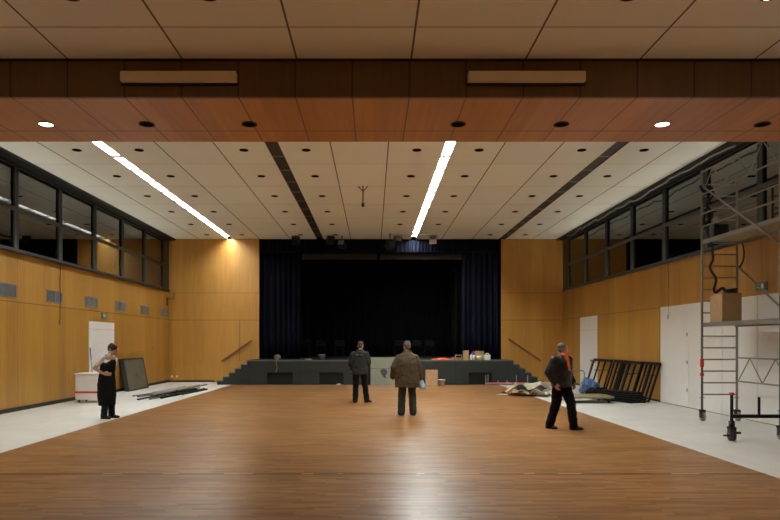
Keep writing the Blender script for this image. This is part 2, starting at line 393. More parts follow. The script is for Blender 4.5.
door(2, XR, 1, 23.0, 24.9, 2.72, [], [2.2], (23.2, 1.05))
door(3, XR, 1, 11.2, 17.94, 2.73, [13.4, 14.75, 16.35], [], None)
root = bpy.data.objects['door_3']
for zz in (1.15, 0.42, 1.88):
    MB().box(XR-0.03, XR-0.022, 16.38, 16.43, zz, zz+0.09).build('latch', 'vent', root)

# ------------------------------------------------------------------ ceiling lights
names = ['the long strip nearest the left windows', 'the dark slot left of centre', 'the glowing strip right of centre', 'the dark slot nearest the right windows']
for i, s in enumerate(SLOTS):
    lit = i in (0, 2); SW = SWS[i]; dz = 0.0
    t = empty('ceiling_light_strip', (s, 9.2, ZC), ['glowing fluorescent ceiling strip running along the left window side', 'unlit dark ceiling light slot left of the central seam',
        'glowing fluorescent ceiling strip pointing at the stage right of centre', 'unlit dark ceiling light slot on the right window side'][i], 'ceiling light')
    b = MB(); b.box(-SW, SW, 0, 17.9, 0.13+dz, 0.15+dz); b.box(SW-0.01, SW, 0, 17.9, -0.002, 0.13+dz)
    b.build('housing', 'black', t); b = MB(); b.box(-SW, -SW+0.01, 0, 17.9, -0.002, 0.13); b.build('reflector', 'trough_white' if lit else 'trough', t)  # white left, black right when lit: shaped to hide the strip's window reflection
    b = MB()
    for k in range(1, 15): b.box(-SW+0.01, SW-0.01, 0.02+k*1.19-(0.07 if lit else 0.03), 0.02+k*1.19+(0.07 if lit else 0.03), 0.0, 0.012)
    b.build('cross_bars', 'trough' if lit else 'vent', t)['kind'] = 'stuff'
    n = 15; L = 17.85/n
    for k in range(n):
        y0 = 0.02+k*L
        if lit: MB().box(-SW+0.012, SW-0.012, y0+0.03, y0+L-0.03, 0.10+dz, 0.128+dz).build('light_cover', 'tube' if i == 0 else 'tube_bright', t)
        else: MB().box(-SW+0.014, SW-0.014, y0+0.02, y0+L-0.02, 0.015, 0.05).build('light_cover', 'louvre', t)

ordn = ['first', 'second', 'third', 'fourth', 'fifth', 'sixth', 'seventh']
proto = MB().lathe((0, 0, 0), [(0.095, -0.012), (0.085, -0.016), (0.078, -0.004), (0.0, -0.003)][:3], 20)
hole_ring = None
strip_n = ['leftmost bright strip', 'left dark slot', 'right bright strip', 'right dark slot']
first = None
for r in range(6):
    y = 14.645 + 2.29*r
    for i, s in enumerate(SLOTS):
        for d, w in ((-0.73, 'left'), (0.73, 'right')):
            if first is None:
                q = MB(); q.lathe((0, 0, 0), [(0.105, -0.010), (0.105, 0.0)], 20)
                o = first = q.build('ceiling_downlight', 'hole')
            else:
                o = first.copy(); C.objects.link(o)
            o.location = (s+d, y, ZC)
            tag(o, 'unlit downlight %s of the %s, %s row past beam' % (w, strip_n[i], ordn[r]), 'downlight', 'unlit round downlights in the pale main ceiling')
def spotfix(x, y, z, lit, label, group, r=0.095):
    t = empty('ceiling_spotlight', (x, y, z), label, 'downlight', group=group)
    q = MB(); n = 24
    vs = []; prof = [(r, 0.0), (r*1.06, -0.010), (r*0.9, -0.012), (r*0.84, 0.0)]
    for rr, zz in prof:
        for k in range(n): vs.append((rr*math.cos(2*PI*k/n), rr*math.sin(2*PI*k/n), zz))
    fs = []
    for j in range(3):
        for k in range(n): fs.append((j*n+k, j*n+(k+1) % n, (j+1)*n+(k+1) % n, (j+1)*n+k))
    q.add(vs, fs); q.build('trim_ring', 'ring', t, smooth=True)
    MB().lathe((0, 0, 0), [(r*0.86, -0.006), (r*0.86, 0.0)], 24).build('lamp_face', 'spot_lamp' if lit else 'hole', t)
    if lit:
        l = bpy.data.lights.new('spot', 'SPOT'); l.energy = 55 if y > 5 else 270; l.spot_size = 1.1; l.spot_blend = 0.6; l.color = (1, 0.85, 0.65); l.shadow_soft_size = 0.05
        lo = bpy.data.objects.new('lamp_light', l); C.objects.link(lo); lo.parent = t; lo.location = (0, 0, -0.03)
    return t
bl = [(-4.15, 1, 'glowing round spotlight under the left part of the wooden beam'), (-2.87, 0, 'unlit round recess under the beam, next right of its left glowing spotlight'),
      (-1.57, 0, 'unlit round recess under the beam, last before its middle from the left'), (1.08, 0, 'unlit round recess under the beam above the bright central strip'),
      (2.39, 0, 'unlit round recess under the beam, next left of its right glowing spotlight'), (3.67, 1, 'glowing round spotlight under the right part of the wooden beam'),
      (4.94, 0, 'unlit round recess under the beam at the far right edge')]
for x, lit, lab in bl: spotfix(x, 7.92, 4.48, lit, lab, 'round spotlights under the wooden beam')
for x, lit, lab in ((-2.79, 0, 'unlit round recess in the front ceiling, leftmost at the top edge'), (-1.52, 0, 'unlit round recess in the front ceiling, second from left at the top edge'),
                    (2.36, 0, 'unlit round recess in the front ceiling, right of the middle at the top edge'), (3.66, 1, 'glowing round spotlight in the front ceiling at the top right edge')):
    spotfix(x, 5.73, 4.9, lit, lab, 'round spotlights in the front ceiling')
for i, y in enumerate((2.6, -0.4, -3.4)):  # unseen spots added behind the camera to lift the foyer brightness
    for j, x in enumerate((-5.4, -1.5, 2.36, 6.2)):
        spotfix(x, y, 4.9, 1, 'added unseen spotlight in the front ceiling, %s row behind the camera, %s' % (ordn[i], ['far left', 'left', 'right', 'far right'][j]), 'round spotlights in the front ceiling')
for x0, x1, lab in ((X(121, 7.0), X(236.5, 7.0), 'long beige box mounted on the left half of the beam face'), (X(468, 7.0), X(585, 7.0), 'long beige box mounted on the right half of the beam face')):
    t = empty('beam_light_box', ((x0+x1)/2, 7.05, 4.68), lab, 'light fixture', group='beige boxes on the beam face'); w = (x1-x0)/2
    MB().box(-w, w, -0.09, 0.0, -0.055, 0.06).build('cover', 'beige', t, bevel=0.012)
    MB().box(-w-0.015, w+0.015, -0.03, 0.0, -0.075, -0.055).build('back_plate', 'base', t)

# ------------------------------------------------------------------ wall fittings, left
for k in range(6):
    y = 15.1 + 2.29*k
    t = empty('wall_vent', (XL, y, 2.99), 'grey louvred vent on the left wall, %s' % ['nearest the camera, cut by the photo edge', 'second from the photo edge', 'just left of the exit sign', 'just right of the exit sign', 'second from the end wall', 'closest to the end wall'][k], 'vent', group='grey louvred vents along the left wall')
    b = MB(); b.box(0, 0.02, -0.43, 0.43, -0.17, -0.145); b.box(0, 0.02, -0.43, 0.43, 0.145, 0.17); b.box(0, 0.02, -0.43, -0.405, -0.145, 0.145); b.box(0, 0.02, 0.405, 0.43, -0.145, 0.145); b.box(0, 0.02, -0.012, 0.012, -0.145, 0.145)
    b.build('vent_frame', 'vent', t)
    b = MB(); b.box(0, 0.004, -0.40, 0.40, -0.145, 0.145)
    b.build('vent_back', 'grey', t)
    b = MB()
    for j in range(8):
        z = -0.13+j*0.037; b.hexa([(0.004,-0.4,z),(0.02,-0.4,z-0.012),(0.02,0.4,z-0.012),(0.004,0.4,z),(0.004,-0.4,z+0.006),(0.02,-0.4,z-0.006),(0.02,0.4,z-0.006),(0.004,0.4,z+0.006)])
    b.build('louvre_slats', 'vent', t)['kind'] = 'stuff'

def exit_sign(x, y, z, s, lab):
    t = empty('exit_sign', (x, y, z), lab, 'sign')
    MB().box(*sorted((0, -s*0.06)), -0.17, 0.17, -0.09, 0.09).build('housing', 'signgrey', t, bevel=0.006)
    MB().box(*sorted((-s*0.06, -s*0.066)), -0.15, 0.15, -0.075, 0.075).build('sign_face', 'green', t)
    q = MB(); a = -s*0.066; e = -s*0.069
    lo, hi = sorted((a, e))
    q.box(lo, hi, -0.12, -0.04, -0.055, 0.055); q.box(lo, hi, 0.02, 0.05, 0.03, 0.055); q.box(lo, hi, 0.0, 0.07, -0.01, 0.02); q.box(lo, hi, 0.05, 0.11, -0.03, -0.01); q.box(lo, hi, 0.0, 0.02, -0.055, -0.01)
    q.build('pictogram', 'white', t)
exit_sign(XL, 20.55, 2.60, -1, 'small green exit sign above the white door in the left wall')
exit_sign(XR, 13.25, 2.9, 1, 'small green exit sign on the right wall behind the scaffold')

t = empty('wall_lamp_bracket', (XL, 26.9, 3.6), 'dark angled pipe bracket high in the left rear corner', 'bracket')
MB().path([(0.0, 0, 0), (0.30, 0, 0.0), (0.30, 0, 0.26)], 0.022).build('arm', 'olive_dk', t, smooth=True)
MB().box(0, 0.03, -0.05, 0.05, -0.28, 0.06).build('mounting_plate', 'olive_dk', t)
for px, lab in ((172, 'white socket low on the end wall, left one of two'), (177, 'white socket low on the end wall, right one of two')):
    t = empty('wall_socket', (X(px, YE), YE, 0.24), lab, 'socket', group='white sockets in the left rear corner')
    MB().box(-0.045, 0.045, -0.012, 0, -0.045, 0.045).build('socket_plate', 'white', t, bevel=0.004)
    MB().path([(0, -0.012, 0), (0, -0.018, 0)], 0.022, 14).build('socket_insert', 'white', t)
t = empty('fire_alarm', (XL, 21.62, 1.49), 'small red fire alarm box on the wood wall beside the white door', 'alarm')
MB().box(0, 0.05, -0.08, 0.08, -0.09, 0.09).build('housing', 'red', t, bevel=0.008); MB().box(0.05, 0.054, -0.03, 0.03, -0.03, 0.03).build('glass_plate', 'white', t)
t = empty('light_switch', (XL, 21.62, 1.06), 'white switch strip below the red alarm box', 'switch')
MB().box(0, 0.012, -0.04, 0.04, -0.13, 0.13).build('switch_plate', 'white', t, bevel=0.003)
for dz in (-0.085, 0, 0.085): MB().box(0.012, 0.018, -0.028, 0.028, dz-0.03, dz+0.03).build('rocker', 'white', t)
tag(MB().box(XL, XL+0.012, 25.2, 25.32, 1.45, 1.57).build('call_point', 'pink'), 'tiny pale red plate on the left wall above the leaning board', 'plate')
def hanging(x, y, z0, z1, lab):
    s = 1 if x < 0 else -1; xx = x+s*0.02
    t = empty('hanging_cable', (xx, y, z1), lab, 'cable', group='thin cables hanging below the windows')
    MB().path([(0, 0.01*math.sin(k*1.3), -(z1-z0)*k/10) for k in range(11)], 0.008, 6).build('cable', 'olive_dk', t)
    MB().box(-0.02, 0.02, -0.03, 0.03, -(z1-z0)-0.12, -(z1-z0)).build('plug', 'grey', t, bevel=0.005)
hanging(XL, 5547/(373-59.5), 2.35, 3.94, 'thin cable with plug hanging below the left windows')
hanging(XR, 5167/(669-373.), 2.5, 3.94, 'thin cable with plug hanging over the right white partition')
# messy cable along the head of the right windows
pts = []
for k in range(60):
    y = 25.5-k*0.2; pts.append((XR-0.34+0.05*noise.noise(Vector((k*0.21, 1, 0))), y, ZC-0.15-0.16*abs(noise.noise(Vector((k*0.13, 5, 0))))-0.05*noise.noise(Vector((k*0.6, 9, 0)))))
tag(MB().path(pts, 0.022, 7).build('loose_cable', 'grey', smooth=True), 'loose cable sagging along the ceiling edge above right windows', 'cable')

# hand rails on the end wall
for (pa, pb, lab) in (((222, 360.8), (252.2, 340), 'reddish wooden handrail beside the left stage steps'), ((540.6, 360.5), (508, 338.5), 'reddish wooden handrail beside the right stage steps')):
    a = (X(pa[0], YE), YE-0.07, Z(pa[1], YE)); c = (X(pb[0], YE), YE-0.07, Z(pb[1], YE))
    t = empty('handrail', (a[0], YE, a[2]), lab, 'handrail', group='wooden handrails on the end wall')
    d = Vector(c)-Vector(a)
    q = MB(); q.hexa([(0,-0.09,-0.05),(0,-0.04,-0.05),(0,-0.04,0.03),(0,-0.09,0.03)] + [(d.x,-0.09,d.z-0.05),(d.x,-0.04,d.z-0.05),(d.x,-0.04,d.z+0.03),(d.x,-0.09,d.z+0.03)])
    q.build('rail', 'rail_wood', t, bevel=0.008)
    for f in (0.15, 0.85): MB().tube((d.x*f, -0.05, d.z*f-0.02), (d.x*f, 0, d.z*f-0.06), 0.012).build('bracket', 'rail_wood', t)

# ------------------------------------------------------------------ stage
SY = 25.4; sx0, sx1 = -5.13, 5.72
t = empty('stage', (0.3, SY, 0), 'dark grey raised stage platform across the end of the hall', 'stage')
def rel(b, nm, m, **k): 
    o = b.build(nm, m, t, **k); o.location = (-0.3, -SY, 0); return o
b = MB(); b.box(sx0, sx1, SY-0.01, YE-0.02, 0.95, 1.0); b.box(OX0+0.02, OX1-0.02, YE-0.02, 33.9, 0.95, 1.0); rel(b, 'deck', 'stage_top')
rel(MB().box(sx0, sx1, SY-0.03, SY-0.01, 0.955, 1.005), 'nosing', 'stage_hi')
b = MB(); holes = [(-4.33, -3.27), (-2.2, -1.2), (3.9, 4.85)]
b.box(sx0, sx1, SY, SY+0.04, 0.5, 0.95)
xs = [sx0] + [q for h in holes for q in h] + [sx1]
for i in range(0, len(xs), 2): b.box(xs[i], xs[i+1], SY, SY+0.04, 0.0, 0.5)
rel(b, 'front_panel', 'stage')
for h in holes:
    b = MB(); b.box(h[0], h[1], SY+0.07, SY+0.10, 0.0, 0.5); rel(b, 'recessed_panel', 'recess')
for i in range(6):
    x = sx0 + 0.1 + i*2.1; rel(MB().box(x, x+0.012, SY-0.004, SY, 0.0, 0.95), 'panel_joint', 'recess')
for sgn, xe, lab in ((-1, sx0, 'dark stage steps rising from the left floor strip'), (1, sx1, 'dark stage steps rising from the right floor strip')):
    s_ = empty('stage_steps', (xe+sgn*0.7, SY, 0), lab, 'steps')
    for k in range(5):
        x0 = xe+sgn*0.244*k; x1 = x0+sgn*0.244; top = 1.0-(k+1)*0.1667
        lo, hi = sorted((x0, x1)); ox = xe+sgn*0.7
        MB().box(lo-ox, hi-ox, 0.0, YE-SY-0.03, 0, top-0.03).build('riser', 'stage', s_)
        MB().box(lo-ox-(0.012 if sgn < 0 else 0), hi-ox+(0.012 if sgn > 0 else 0), -0.01, YE-SY-0.03, top-0.03, top).build('tread', 'stage_hi' if k < 9 else 'stage', s_)

def curtain(nm, x0, x1, y, z0, z1, pleat, amp, mat, lab, cat='curtain', seed=1, group=None):
    rnd = random.Random(seed); n = int((x1-x0)/0.025); vs = []; fs = []; ph = 0
    L = []
    for i in range(n+1):
        ph += 2*PI*0.025/pleat*(0.7+0.6*noise.noise(Vector((i*0.05, seed*3.1, 0)))+0.3)
        L.append((x0+(x1-x0)*i/n, amp*(math.sin(ph)+0.3*math.sin(2.3*ph+1))))
    rows = 6
    for j in range(rows+1):
        f = j/rows
        for x, d in L: vs.append((x, y+d*(1.0-0.35*f), z0+(z1-z0)*f))
    W = n+1
    for j in range(rows):
        for i in range(n): fs.append((j*W+i, j*W+i+1, (j+1)*W+i+1, (j+1)*W+i))
    q = MB(); q.add(vs, fs); o = q.build(nm, mat, smooth=True)
    m = o.modifiers.new('thick', 'SOLIDIFY'); m.thickness = 0.012
    return tag(o, lab, cat, group)
curtain('stage_curtain', OX0+0.03, X(300, 27.6), 27.55, 1.01, 6.2, 0.23, 0.085, 'navy', 'navy velvet stage curtain gathered at the left of the stage opening', seed=2)
curtain('stage_curtain', X(462, 27.6), OX1-0.03, 27.55, 1.01, 6.2, 0.23, 0.085, 'navy', 'navy velvet stage curtain gathered at the right of the stage opening', seed=5)
curtain('stage_valance', OX0+0.03, OX1-0.03, 27.36, 5.66, 6.22, 0.16, 0.045, 'navy', 'short navy valance along the top of the stage opening', 'valance', seed=9)
curtain('backdrop_curtain', OX0+0.1, OX1-0.1, 32.6, 1.01, 6.9, 0.4, 0.09, 'blackcloth', 'black backdrop curtain across the rear of the stage', seed=11)
curtain('side_curtain', OX0+0.1, -3.0, 29.6, 1.01, 6.9, 0.3, 0.08, 'blackcloth', 'black inner side curtain on the left of the stage', seed=12)
curtain('side_curtain', 3.75, OX1-0.1, 29.6, 1.01, 6.9, 0.3, 0.08, 'blackcloth', 'black inner side curtain on the right of the stage', seed=13)
t = empty('stage_batten', (0.3, 28.2, 5.6), 'dull grey batten spanning the stage under the valance', 'batten')
MB().box(X(302, 28.2)-0.3, X(377, 28.2)-0.3, -0.06, 0.06, -0.12, 0.13).build('left_section', 'batten', t, bevel=0.01)
MB().box(X(380, 28.2)-0.3, X(462, 28.2)-0.3, -0.06, 0.06, -0.12, 0.13).build('right_section', 'batten', t, bevel=0.01)
for dx in (-3, 0, 3): MB().tube((dx, 0, 0.12), (dx, 0, 1.4), 0.01, 6).build('suspension_wire', 'black', t)

# stage lanterns hanging from the ceiling in front of the opening
pos = [(295.7, 240.7, 0, 0), (330.5, 240.5, 0, 0.3), (342, 244.6, 1, -0.3), (390, 245.5, 0, 0.5), (397.7, 240.7, 1, 0.2), (433, 239.6, 1, -0.1)]
labs = ['dark stage lantern hanging alone above the left of the stage', 'dark stage lantern, left one of the pair left of centre', 'dark stage lantern, lower right one of the pair left of centre',
        'dark round lantern hanging lowest beside the glowing strip', 'stage lantern tucked left of the glowing strip end', 'silver stage lantern, paled to look lit, right of the glowing strip end']
for (px, py, br, rz), lab in zip(pos, labs):
    y = 26.3 if px != 390 else 25.7; zc = Z(py, y); x = X(px, y)
    t = empty('stage_lantern', (x, y, zc), lab, 'stage light', group='stage lanterns hanging before the curtain')
    mt = 'sheet' if px == 433 else 'black'  # glow of the nearby strip put into this lantern's pale colour
    b = MB(); R = Matrix.Rotation(rz, 4, 'Z') @ Matrix.Rotation(-0.5, 4, 'X')
    b.box(-0.15, 0.15, -0.14, 0.16, -0.12, 0.12, R); b.build('lamp_housing', mt, t, bevel=0.02)
    b = MB(); b.box(-0.12, 0.12, -0.165, -0.142, -0.10, 0.10, R); b.build('lens', 'ring' if not br else 'vent', t)
    b = MB()
    for sx in (-0.17, 0.17): b.box(sx-0.008, sx+0.008, -0.02, 0.02, -0.02, 0.2)
    b.box(-0.17, 0.17, -0.02, 0.02, 0.19, 0.205); b.build('yoke', 'black', t)
    MB().tube((0, 0, 0.2), (0, 0, ZC-zc-0.002), 0.02).build('hanger', 'black', t)
t = empty('lighting_bar', (X(416, 26.0), 26.0, Z(234.6, 26.0)), 'white horizontal lighting bar crossing the end of the right glowing strip', 'bar')
MB().tube((-1.05, 0, 0), (1.05, 0, 0), 0.03).build('bar', 'white', t, smooth=True)
for dx in (-0.6, 0.6): MB().tube((dx, 0, 0), (dx, 0, ZC-Z(234.6, 26.0)-0.001), 0.01, 6).build('suspension_rod', 'grey', t)
t = empty('ceiling_hook', (X(363, 18.0), 18.0, ZC), 'small dark hook under the middle of the ceiling', 'hook')
MB().tube((0, 0, 0), (0, 0, -0.5), 0.018, 8).build('stem', 'olive_dk', t); MB().path([(-0.13, 0, 0), (-0.13, 0, -0.02), (0, 0, -0.16), (0.13, 0, -0.02), (0.13, 0, 0)], 0.014, 8).build('bracket', 'olive_dk', t); MB().box(-0.04, 0.04, -0.03, 0.03, -0.6, -0.5).build('clamp', 'olive_dk', t)

# chairs on the stage
def chair():
    t = empty('stage_chair', (0, 0, 0), 'x', 'chair')
    MB().box(-0.21, 0.21, -0.2, 0.2, 0.42, 0.45).build('seat', 'blackcloth', t, bevel=0.01)
    q = MB(); q.path([(-0.2, 0.22, 0.45), (-0.2, 0.25, 0.76), (-0.16, 0.26, 0.8), (0.16, 0.26, 0.8), (0.2, 0.25, 0.76), (0.2, 0.22, 0.45)], 0.011, 8); q.build('back_frame', 'blacksteel', t, smooth=True)
    MB().box(-0.18, 0.18, 0.235, 0.25, 0.55, 0.77).build('backrest', 'blackcloth', t, bevel=0.006)
    for a in (-1, 1):
        for c in (-1, 1): MB().tube((a*0.19, c*0.18, 0.43), (a*0.21, c*0.22, 0.0), 0.011, 8).build('leg', 'blacksteel', t)
    return t
ch0 = chair()
cl = ['dim black chair on stage, first from the left curtain', 'dim black chair on stage behind the small bucket', 'dim black chair on stage, just left of the man in charcoal jacket', 'dim black chair on stage, just left of the olive jacket man', 'dim black chair on stage, just right of the olive jacket man', 'dim black chair on stage, second right of the olive jacket man']
for k, (px, lab) in enumerate(zip((306, 321, 339.5, 399, 416.5, 429), cl)):
    o = ch0 if k == 0 else copy_tree(ch0)
    o.location = (X(px, 28.9), 28.9, 1.001); o.rotation_euler.z = PI if k % 2 else PI+0.1; tag(o, lab, 'chair', 'dark chairs standing on the stage')

# ------------------------------------------------------------------ things on the stage edge
EY = 25.65
def XE(px): return X(px, EY)
def crumple(c, r, seed, flat=1.0, n=4):
    bm = bmesh.new(); bmesh.ops.create_icosphere(bm, subdivisions=n, radius=1.0)
    for v in bm.verts:
        d = 1+0.45*noise.noise(v.co*1.6+Vector((seed*7.3, 0, 0)))+0.25*noise.noise(v.co*4+Vector((0, seed, 0)))
        v.co = Vector((v.co.x*r[0]*d, v.co.y*r[1]*d, v.co.z*r[2]*d))
        if v.co.z < -r[2]*0.55: v.co.z = -r[2]*0.55
    me = bpy.data.meshes.new('m'); bm.to_mesh(me)
    b = MB(); b.v = [tuple(v.co+Vector(c)+Vector((0, 0, r[2]*0.55))) for v in me.vertices]; b.f = [tuple(p.vertices) for p in me.polygons]
    bm.free(); return b
t = empty('coiled_cable', (XE(278), SY+0.05, 1.0), 'grey coiled cable on the stage edge with its end hanging down', 'cable')
b = MB()
for j in range(7):
    b.path([((0.06+0.012*j)*math.cos(a*PI/8), 0.02*j-0.06+0.02*math.sin(a), 0.1+0.09*math.sin(a*PI/8)+0.004*j) for a in range(17)], 0.016, 6)
b.ball((0, 0, 0.1), (0.09, 0.05, 0.09)); b.build('coil', 'ropegrey', t, smooth=True)
MB().path([(-0.02, -0.08, 0.08), (-0.03, -0.12, 0.0), (-0.02, -0.11, -0.15), (0.01, -0.1, -0.3), (-0.02, -0.1, -0.42), (-0.06, -0.1, -0.5)], 0.016, 6).build('loose_end', 'ropegrey', t, smooth=True)
def bucket(x, y, z, r, h, mat, lab, nm='bucket'):
    t = empty(nm, (x, y, z), lab, 'bucket')
    vs = []; fs = []; n = 24; prof = [(r*0.01, 0.0), (r*0.8, 0.0), (r, h), (r*1.05, h), (r*1.05, h-0.015), (r*0.96, h-0.02), (r*0.76, 0.012), (r*0.01, 0.012)]
    for rr, zz in prof:
        for k in range(n): vs.append((rr*math.cos(2*PI*k/n), rr*math.sin(2*PI*k/n), zz))
    for j in range(len(prof)-1):
        for k in range(n): fs.append((j*n+k, j*n+(k+1) % n, (j+1)*n+(k+1) % n, (j+1)*n+k))
    b = MB(); b.add(vs, fs); b.build('pail', mat, t, smooth=True)
    MB().path([(r*1.05*math.cos(a), -r*0.3*math.sin(a)-r*0.9*math.sin(a)*0.8, h-0.01-0.1*math.sin(a)) for a in [PI*k/10 for k in range(11)]], 0.004, 6).build('handle', 'grey', t)
    return t
bucket(XE(322), EY, 1.0, 0.14, 0.23, 'vent', 'small grey bucket standing on the stage edge')
tag(crumple((0, 0, 0), (0.14, 0.08, 0.04), 3).build('crumpled_rag', 'vent', loc=(XE(309), EY-0.1, 1.0)), 'small pale rag lying on the stage left of the bucket', 'rag')
tag(crumple((0, 0, 0), (0.10, 0.06, 0.04), 4).build('crumpled_paper', 'sheet', loc=(X(339, 25.2), 25.2, 0.0)), 'small white scrap on the floor at the stage front', 'paper')
def carton(w, d, h, mat, flap=True, nm='cardboard_box', lab='', loc=(0, 0, 0), rz=0.0, grp=None, cat='box'):
    t = empty(nm, loc, lab, cat, rz, grp); w /= 2; d /= 2; th = 0.008
    b = MB(); b.box(-w, w, -d, d, 0, th); b.box(-w, w, -d, -d+th, th, h); b.box(-w, w, d-th, d, th, h); b.box(-w, -w+th, -d+th, d-th, th, h); b.box(w-th, w, -d+th, d-th, th, h)
    b.build('box_body', mat, t)
    if flap:
        b = MB(); b.hexa([(-w+.01, -d, h), (w-.01, -d, h), (w-.01, -d+0.006, h), (-w+.01, -d+0.006, h), (-w+.01, -d-0.05, h+d*0.5), (w-.01, -d-0.05, h+d*0.5), (w-.01, -d-0.044, h+d*0.5), (-w+.01, -d-0.044, h+d*0.5)]); b.build('flap', mat, t)
        b = MB(); b.hexa([(-w, -d+.01, h), (-w+0.006, -d+.01, h), (-w+0.006, d-.01, h), (-w, d-.01, h), (-w-0.04, -d+.01, h+d*.4), (-w-0.034, -d+.01, h+d*.4), (-w-0.034, d-.01, h+d*.4), (-w-0.04, d-.01, h+d*.4)]); b.build('flap', mat, t)
    else: MB().box(-w, w, -d, d, h-th, h).build('lid', mat, t)
    return t
tag(crumple((0, 0, 0), (0.36, 0.16, 0.05), 8).build('folded_cloth', 'orange', loc=(XE(441.5), EY, 1.0)), 'orange red cloth bundle lying on the stage edge', 'cloth')
t = empty('hand_saw', (XE(449), EY-0.05, 1.0), 'small dark hand tool lying beside the orange cloth', 'tool', 0.3)
MB().hexa([(-0.18,-0.01,0),(0.12,-0.01,0),(0.12,0.01,0),(-0.18,0.01,0),(-0.18,-0.01,0.03),(0.12,-0.01,0.11),(0.12,0.01,0.11),(-0.18,0.01,0.03)]).build('blade', 'grey', t)
MB().box(0.12, 0.22, -0.02, 0.02, 0, 0.12).build('handle', 'orange', t, bevel=0.01)
t = empty('wooden_tool_tray', (XE(458.5), EY, 1.0), 'small brown wooden tray with a grip left of the tall box', 'tray')
MB().box(-0.15, 0.15, -0.1, 0.1, 0, 0.1).build('tray_body', 'card_dk', t, bevel=0.005); MB().path([(-0.13, 0, 0.1), (-0.13, 0, 0.2), (0.13, 0, 0.2), (0.13, 0, 0.1)], 0.014, 8).build('grip', 'beigerod', t)
carton(0.22, 0.2, 0.40, 'card', False, lab='tall narrow brown box on the stage edge', loc=(XE(465.8), EY, 1.0))
t = empty('plastic_bottle', (XE(471), EY-0.02, 1.0), 'white plastic bottle right of the tall brown box', 'bottle')
MB().lathe((0, 0, 0), [(0.05, 0), (0.06, 0.01), (0.06, 0.17), (0.02, 0.22), (0.02, 0.24)], 16).build('bottle_body', 'white', t, smooth=True); MB().lathe((0, 0, 0.24), [(0.024, 0), (0.024, 0.03)], 12).build('cap', 'red', t)
t = empty('plastic_cup', (XE(474), EY+0.0, 1.0), 'white cup between the bottle and the yellow labelled tub', 'cup')
MB().lathe((0, 0, 0), [(0.035, 0), (0.05, 0.2)], 16).build('cup_body', 'white', t, smooth=True); MB().lathe((0, 0, 0.2), [(0.054, 0), (0.054, 0.012)], 16).build('lid', 'white', t)
t = empty('spray_bottle', (XE(473.5), EY+0.28, 1.0), 'blue violet spray bottle behind the white bottle', 'bottle')
MB().lathe((0, 0, 0), [(0.05, 0), (0.055, 0.02), (0.055, 0.2), (0.02, 0.27)], 16).build('bottle_body', 'violet', t, smooth=True); MB().box(-0.03, 0.07, -0.015, 0.015, 0.27, 0.33).build('trigger_head', 'violet', t, bevel=0.004)
t = empty('paint_tub', (XE(478.5), EY-0.15, 1.0), 'white tub with yellow green label on the stage edge', 'tub')
MB().lathe((0, 0, 0), [(0.1, 0), (0.11, 0.16)], 20).build('tub_body', 'white', t, smooth=True); MB().lathe((0, 0, 0.03), [(0.1035, 0), (0.111, 0.1)], 20).build('label', 'yellow', t, smooth=True); MB().lathe((0, 0, 0.16), [(0.115, 0), (0.115, 0.02)], 20).build('lid', 'white', t)
carton(0.38, 0.26, 0.31, 'card', True, lab='wide open brown carton behind the yellow labelled tub', loc=(XE(480), EY+0.22, 1.0))
t = empty('canister', (XE(487.3), EY, 1.0), 'white plastic canister at the right end of the clutter', 'canister')
MB().box(-0.12, 0.12, -0.08, 0.08, 0, 0.22).build('canister_body', 'white', t, bevel=0.03); MB().path([(-0.07, 0, 0.2), (-0.05, 0, 0.27), (0.05, 0, 0.27), (0.08, 0, 0.2)], 0.014, 8).build('handle', 'white', t)
tag(MB().box(-0.09, 0.09, -0.06, 0.06, 0, 0.16).build('small_box', 'violet', loc=(X(400.5, 26.4), 26.4, 1.0), bevel=0.008), 'small blue violet box on stage left of the olive jacket man', 'box')

# things on the floor in front of the stage
t = empty('display_panel', (X(395, 25.0), 25.05, 0), 'grey green panel with a dark emblem propped against the stage', 'panel')
b = MB(); w = 0.98
b.hexa([(-w,-0.20,0),(w,-0.20,0),(w,-0.14,0),(-w,-0.14,0),(-w,0.16,1.12),(w,0.16,1.12),(w,0.22,1.12),(-w,0.22,1.12)]); b.build('board', 'paleolive', t, bevel=0.008)
tilt = Matrix.Rotation(-math.atan2(0.36, 1.12), 4, 'X')
b = MB(); T = Matrix.Translation((0, -0.20, 0)) @ tilt
def outline(pts, y0, y1, mt):
    n = len(pts); q = [(x, y0, z) for x, z in pts] + [(x, y1, z) for x, z in pts]
    return q, [tuple(range(n)), tuple(reversed(range(n, 2*n)))] + [(i, i+n, (i+1) % n + n, (i+1) % n) for i in range(n)]
ex = X(384, 25)-X(395, 25)
q, f = outline([(ex-0.16, 0.62), (ex-0.05, 0.70), (ex+0.10, 0.66), (ex+0.14, 0.55), (ex+0.06, 0.40), (ex+0.10, 0.30), (ex+0.0, 0.34), (ex-0.1, 0.46)], -0.008, 0.0, T)
b.add(q, f, T); b.build('emblem', 'emblem', t)
b = MB(); b.box(-w, w, -0.006, 0.0, 0.70, 0.715, T); b.build('seam', 'olive_dk', t)
carton(0.46, 0.36, 0.64, 'card', False, lab='tall brown cardboard box on the floor before the stage', loc=(X(431.5, 24.6), 24.6, 0.0), nm='cardboard_box')
bucket(X(441.3, 24.6), 24.6, 0.0, 0.15, 0.26, 'white', 'white bucket on the floor right of the tall cardboard box')
t = empty('floor_rack', (X(507, 25.0), 24.95, 0), 'low pale metal rack with short uprights lying before the stage', 'rack')
a0, a1 = X(486, 24.95)-X(507, 25.0), X(528, 24.95)-X(507, 25.0)
b = MB(); b.tube((a0, 0, 0.10), (a1, 0, 0.10), 0.022); b.build('rail', 'pink', t)
b = MB(); b.tube((a0, 0.18, 0.05), (a1, 0.18, 0.05), 0.02); b.build('rail', 'vent', t)
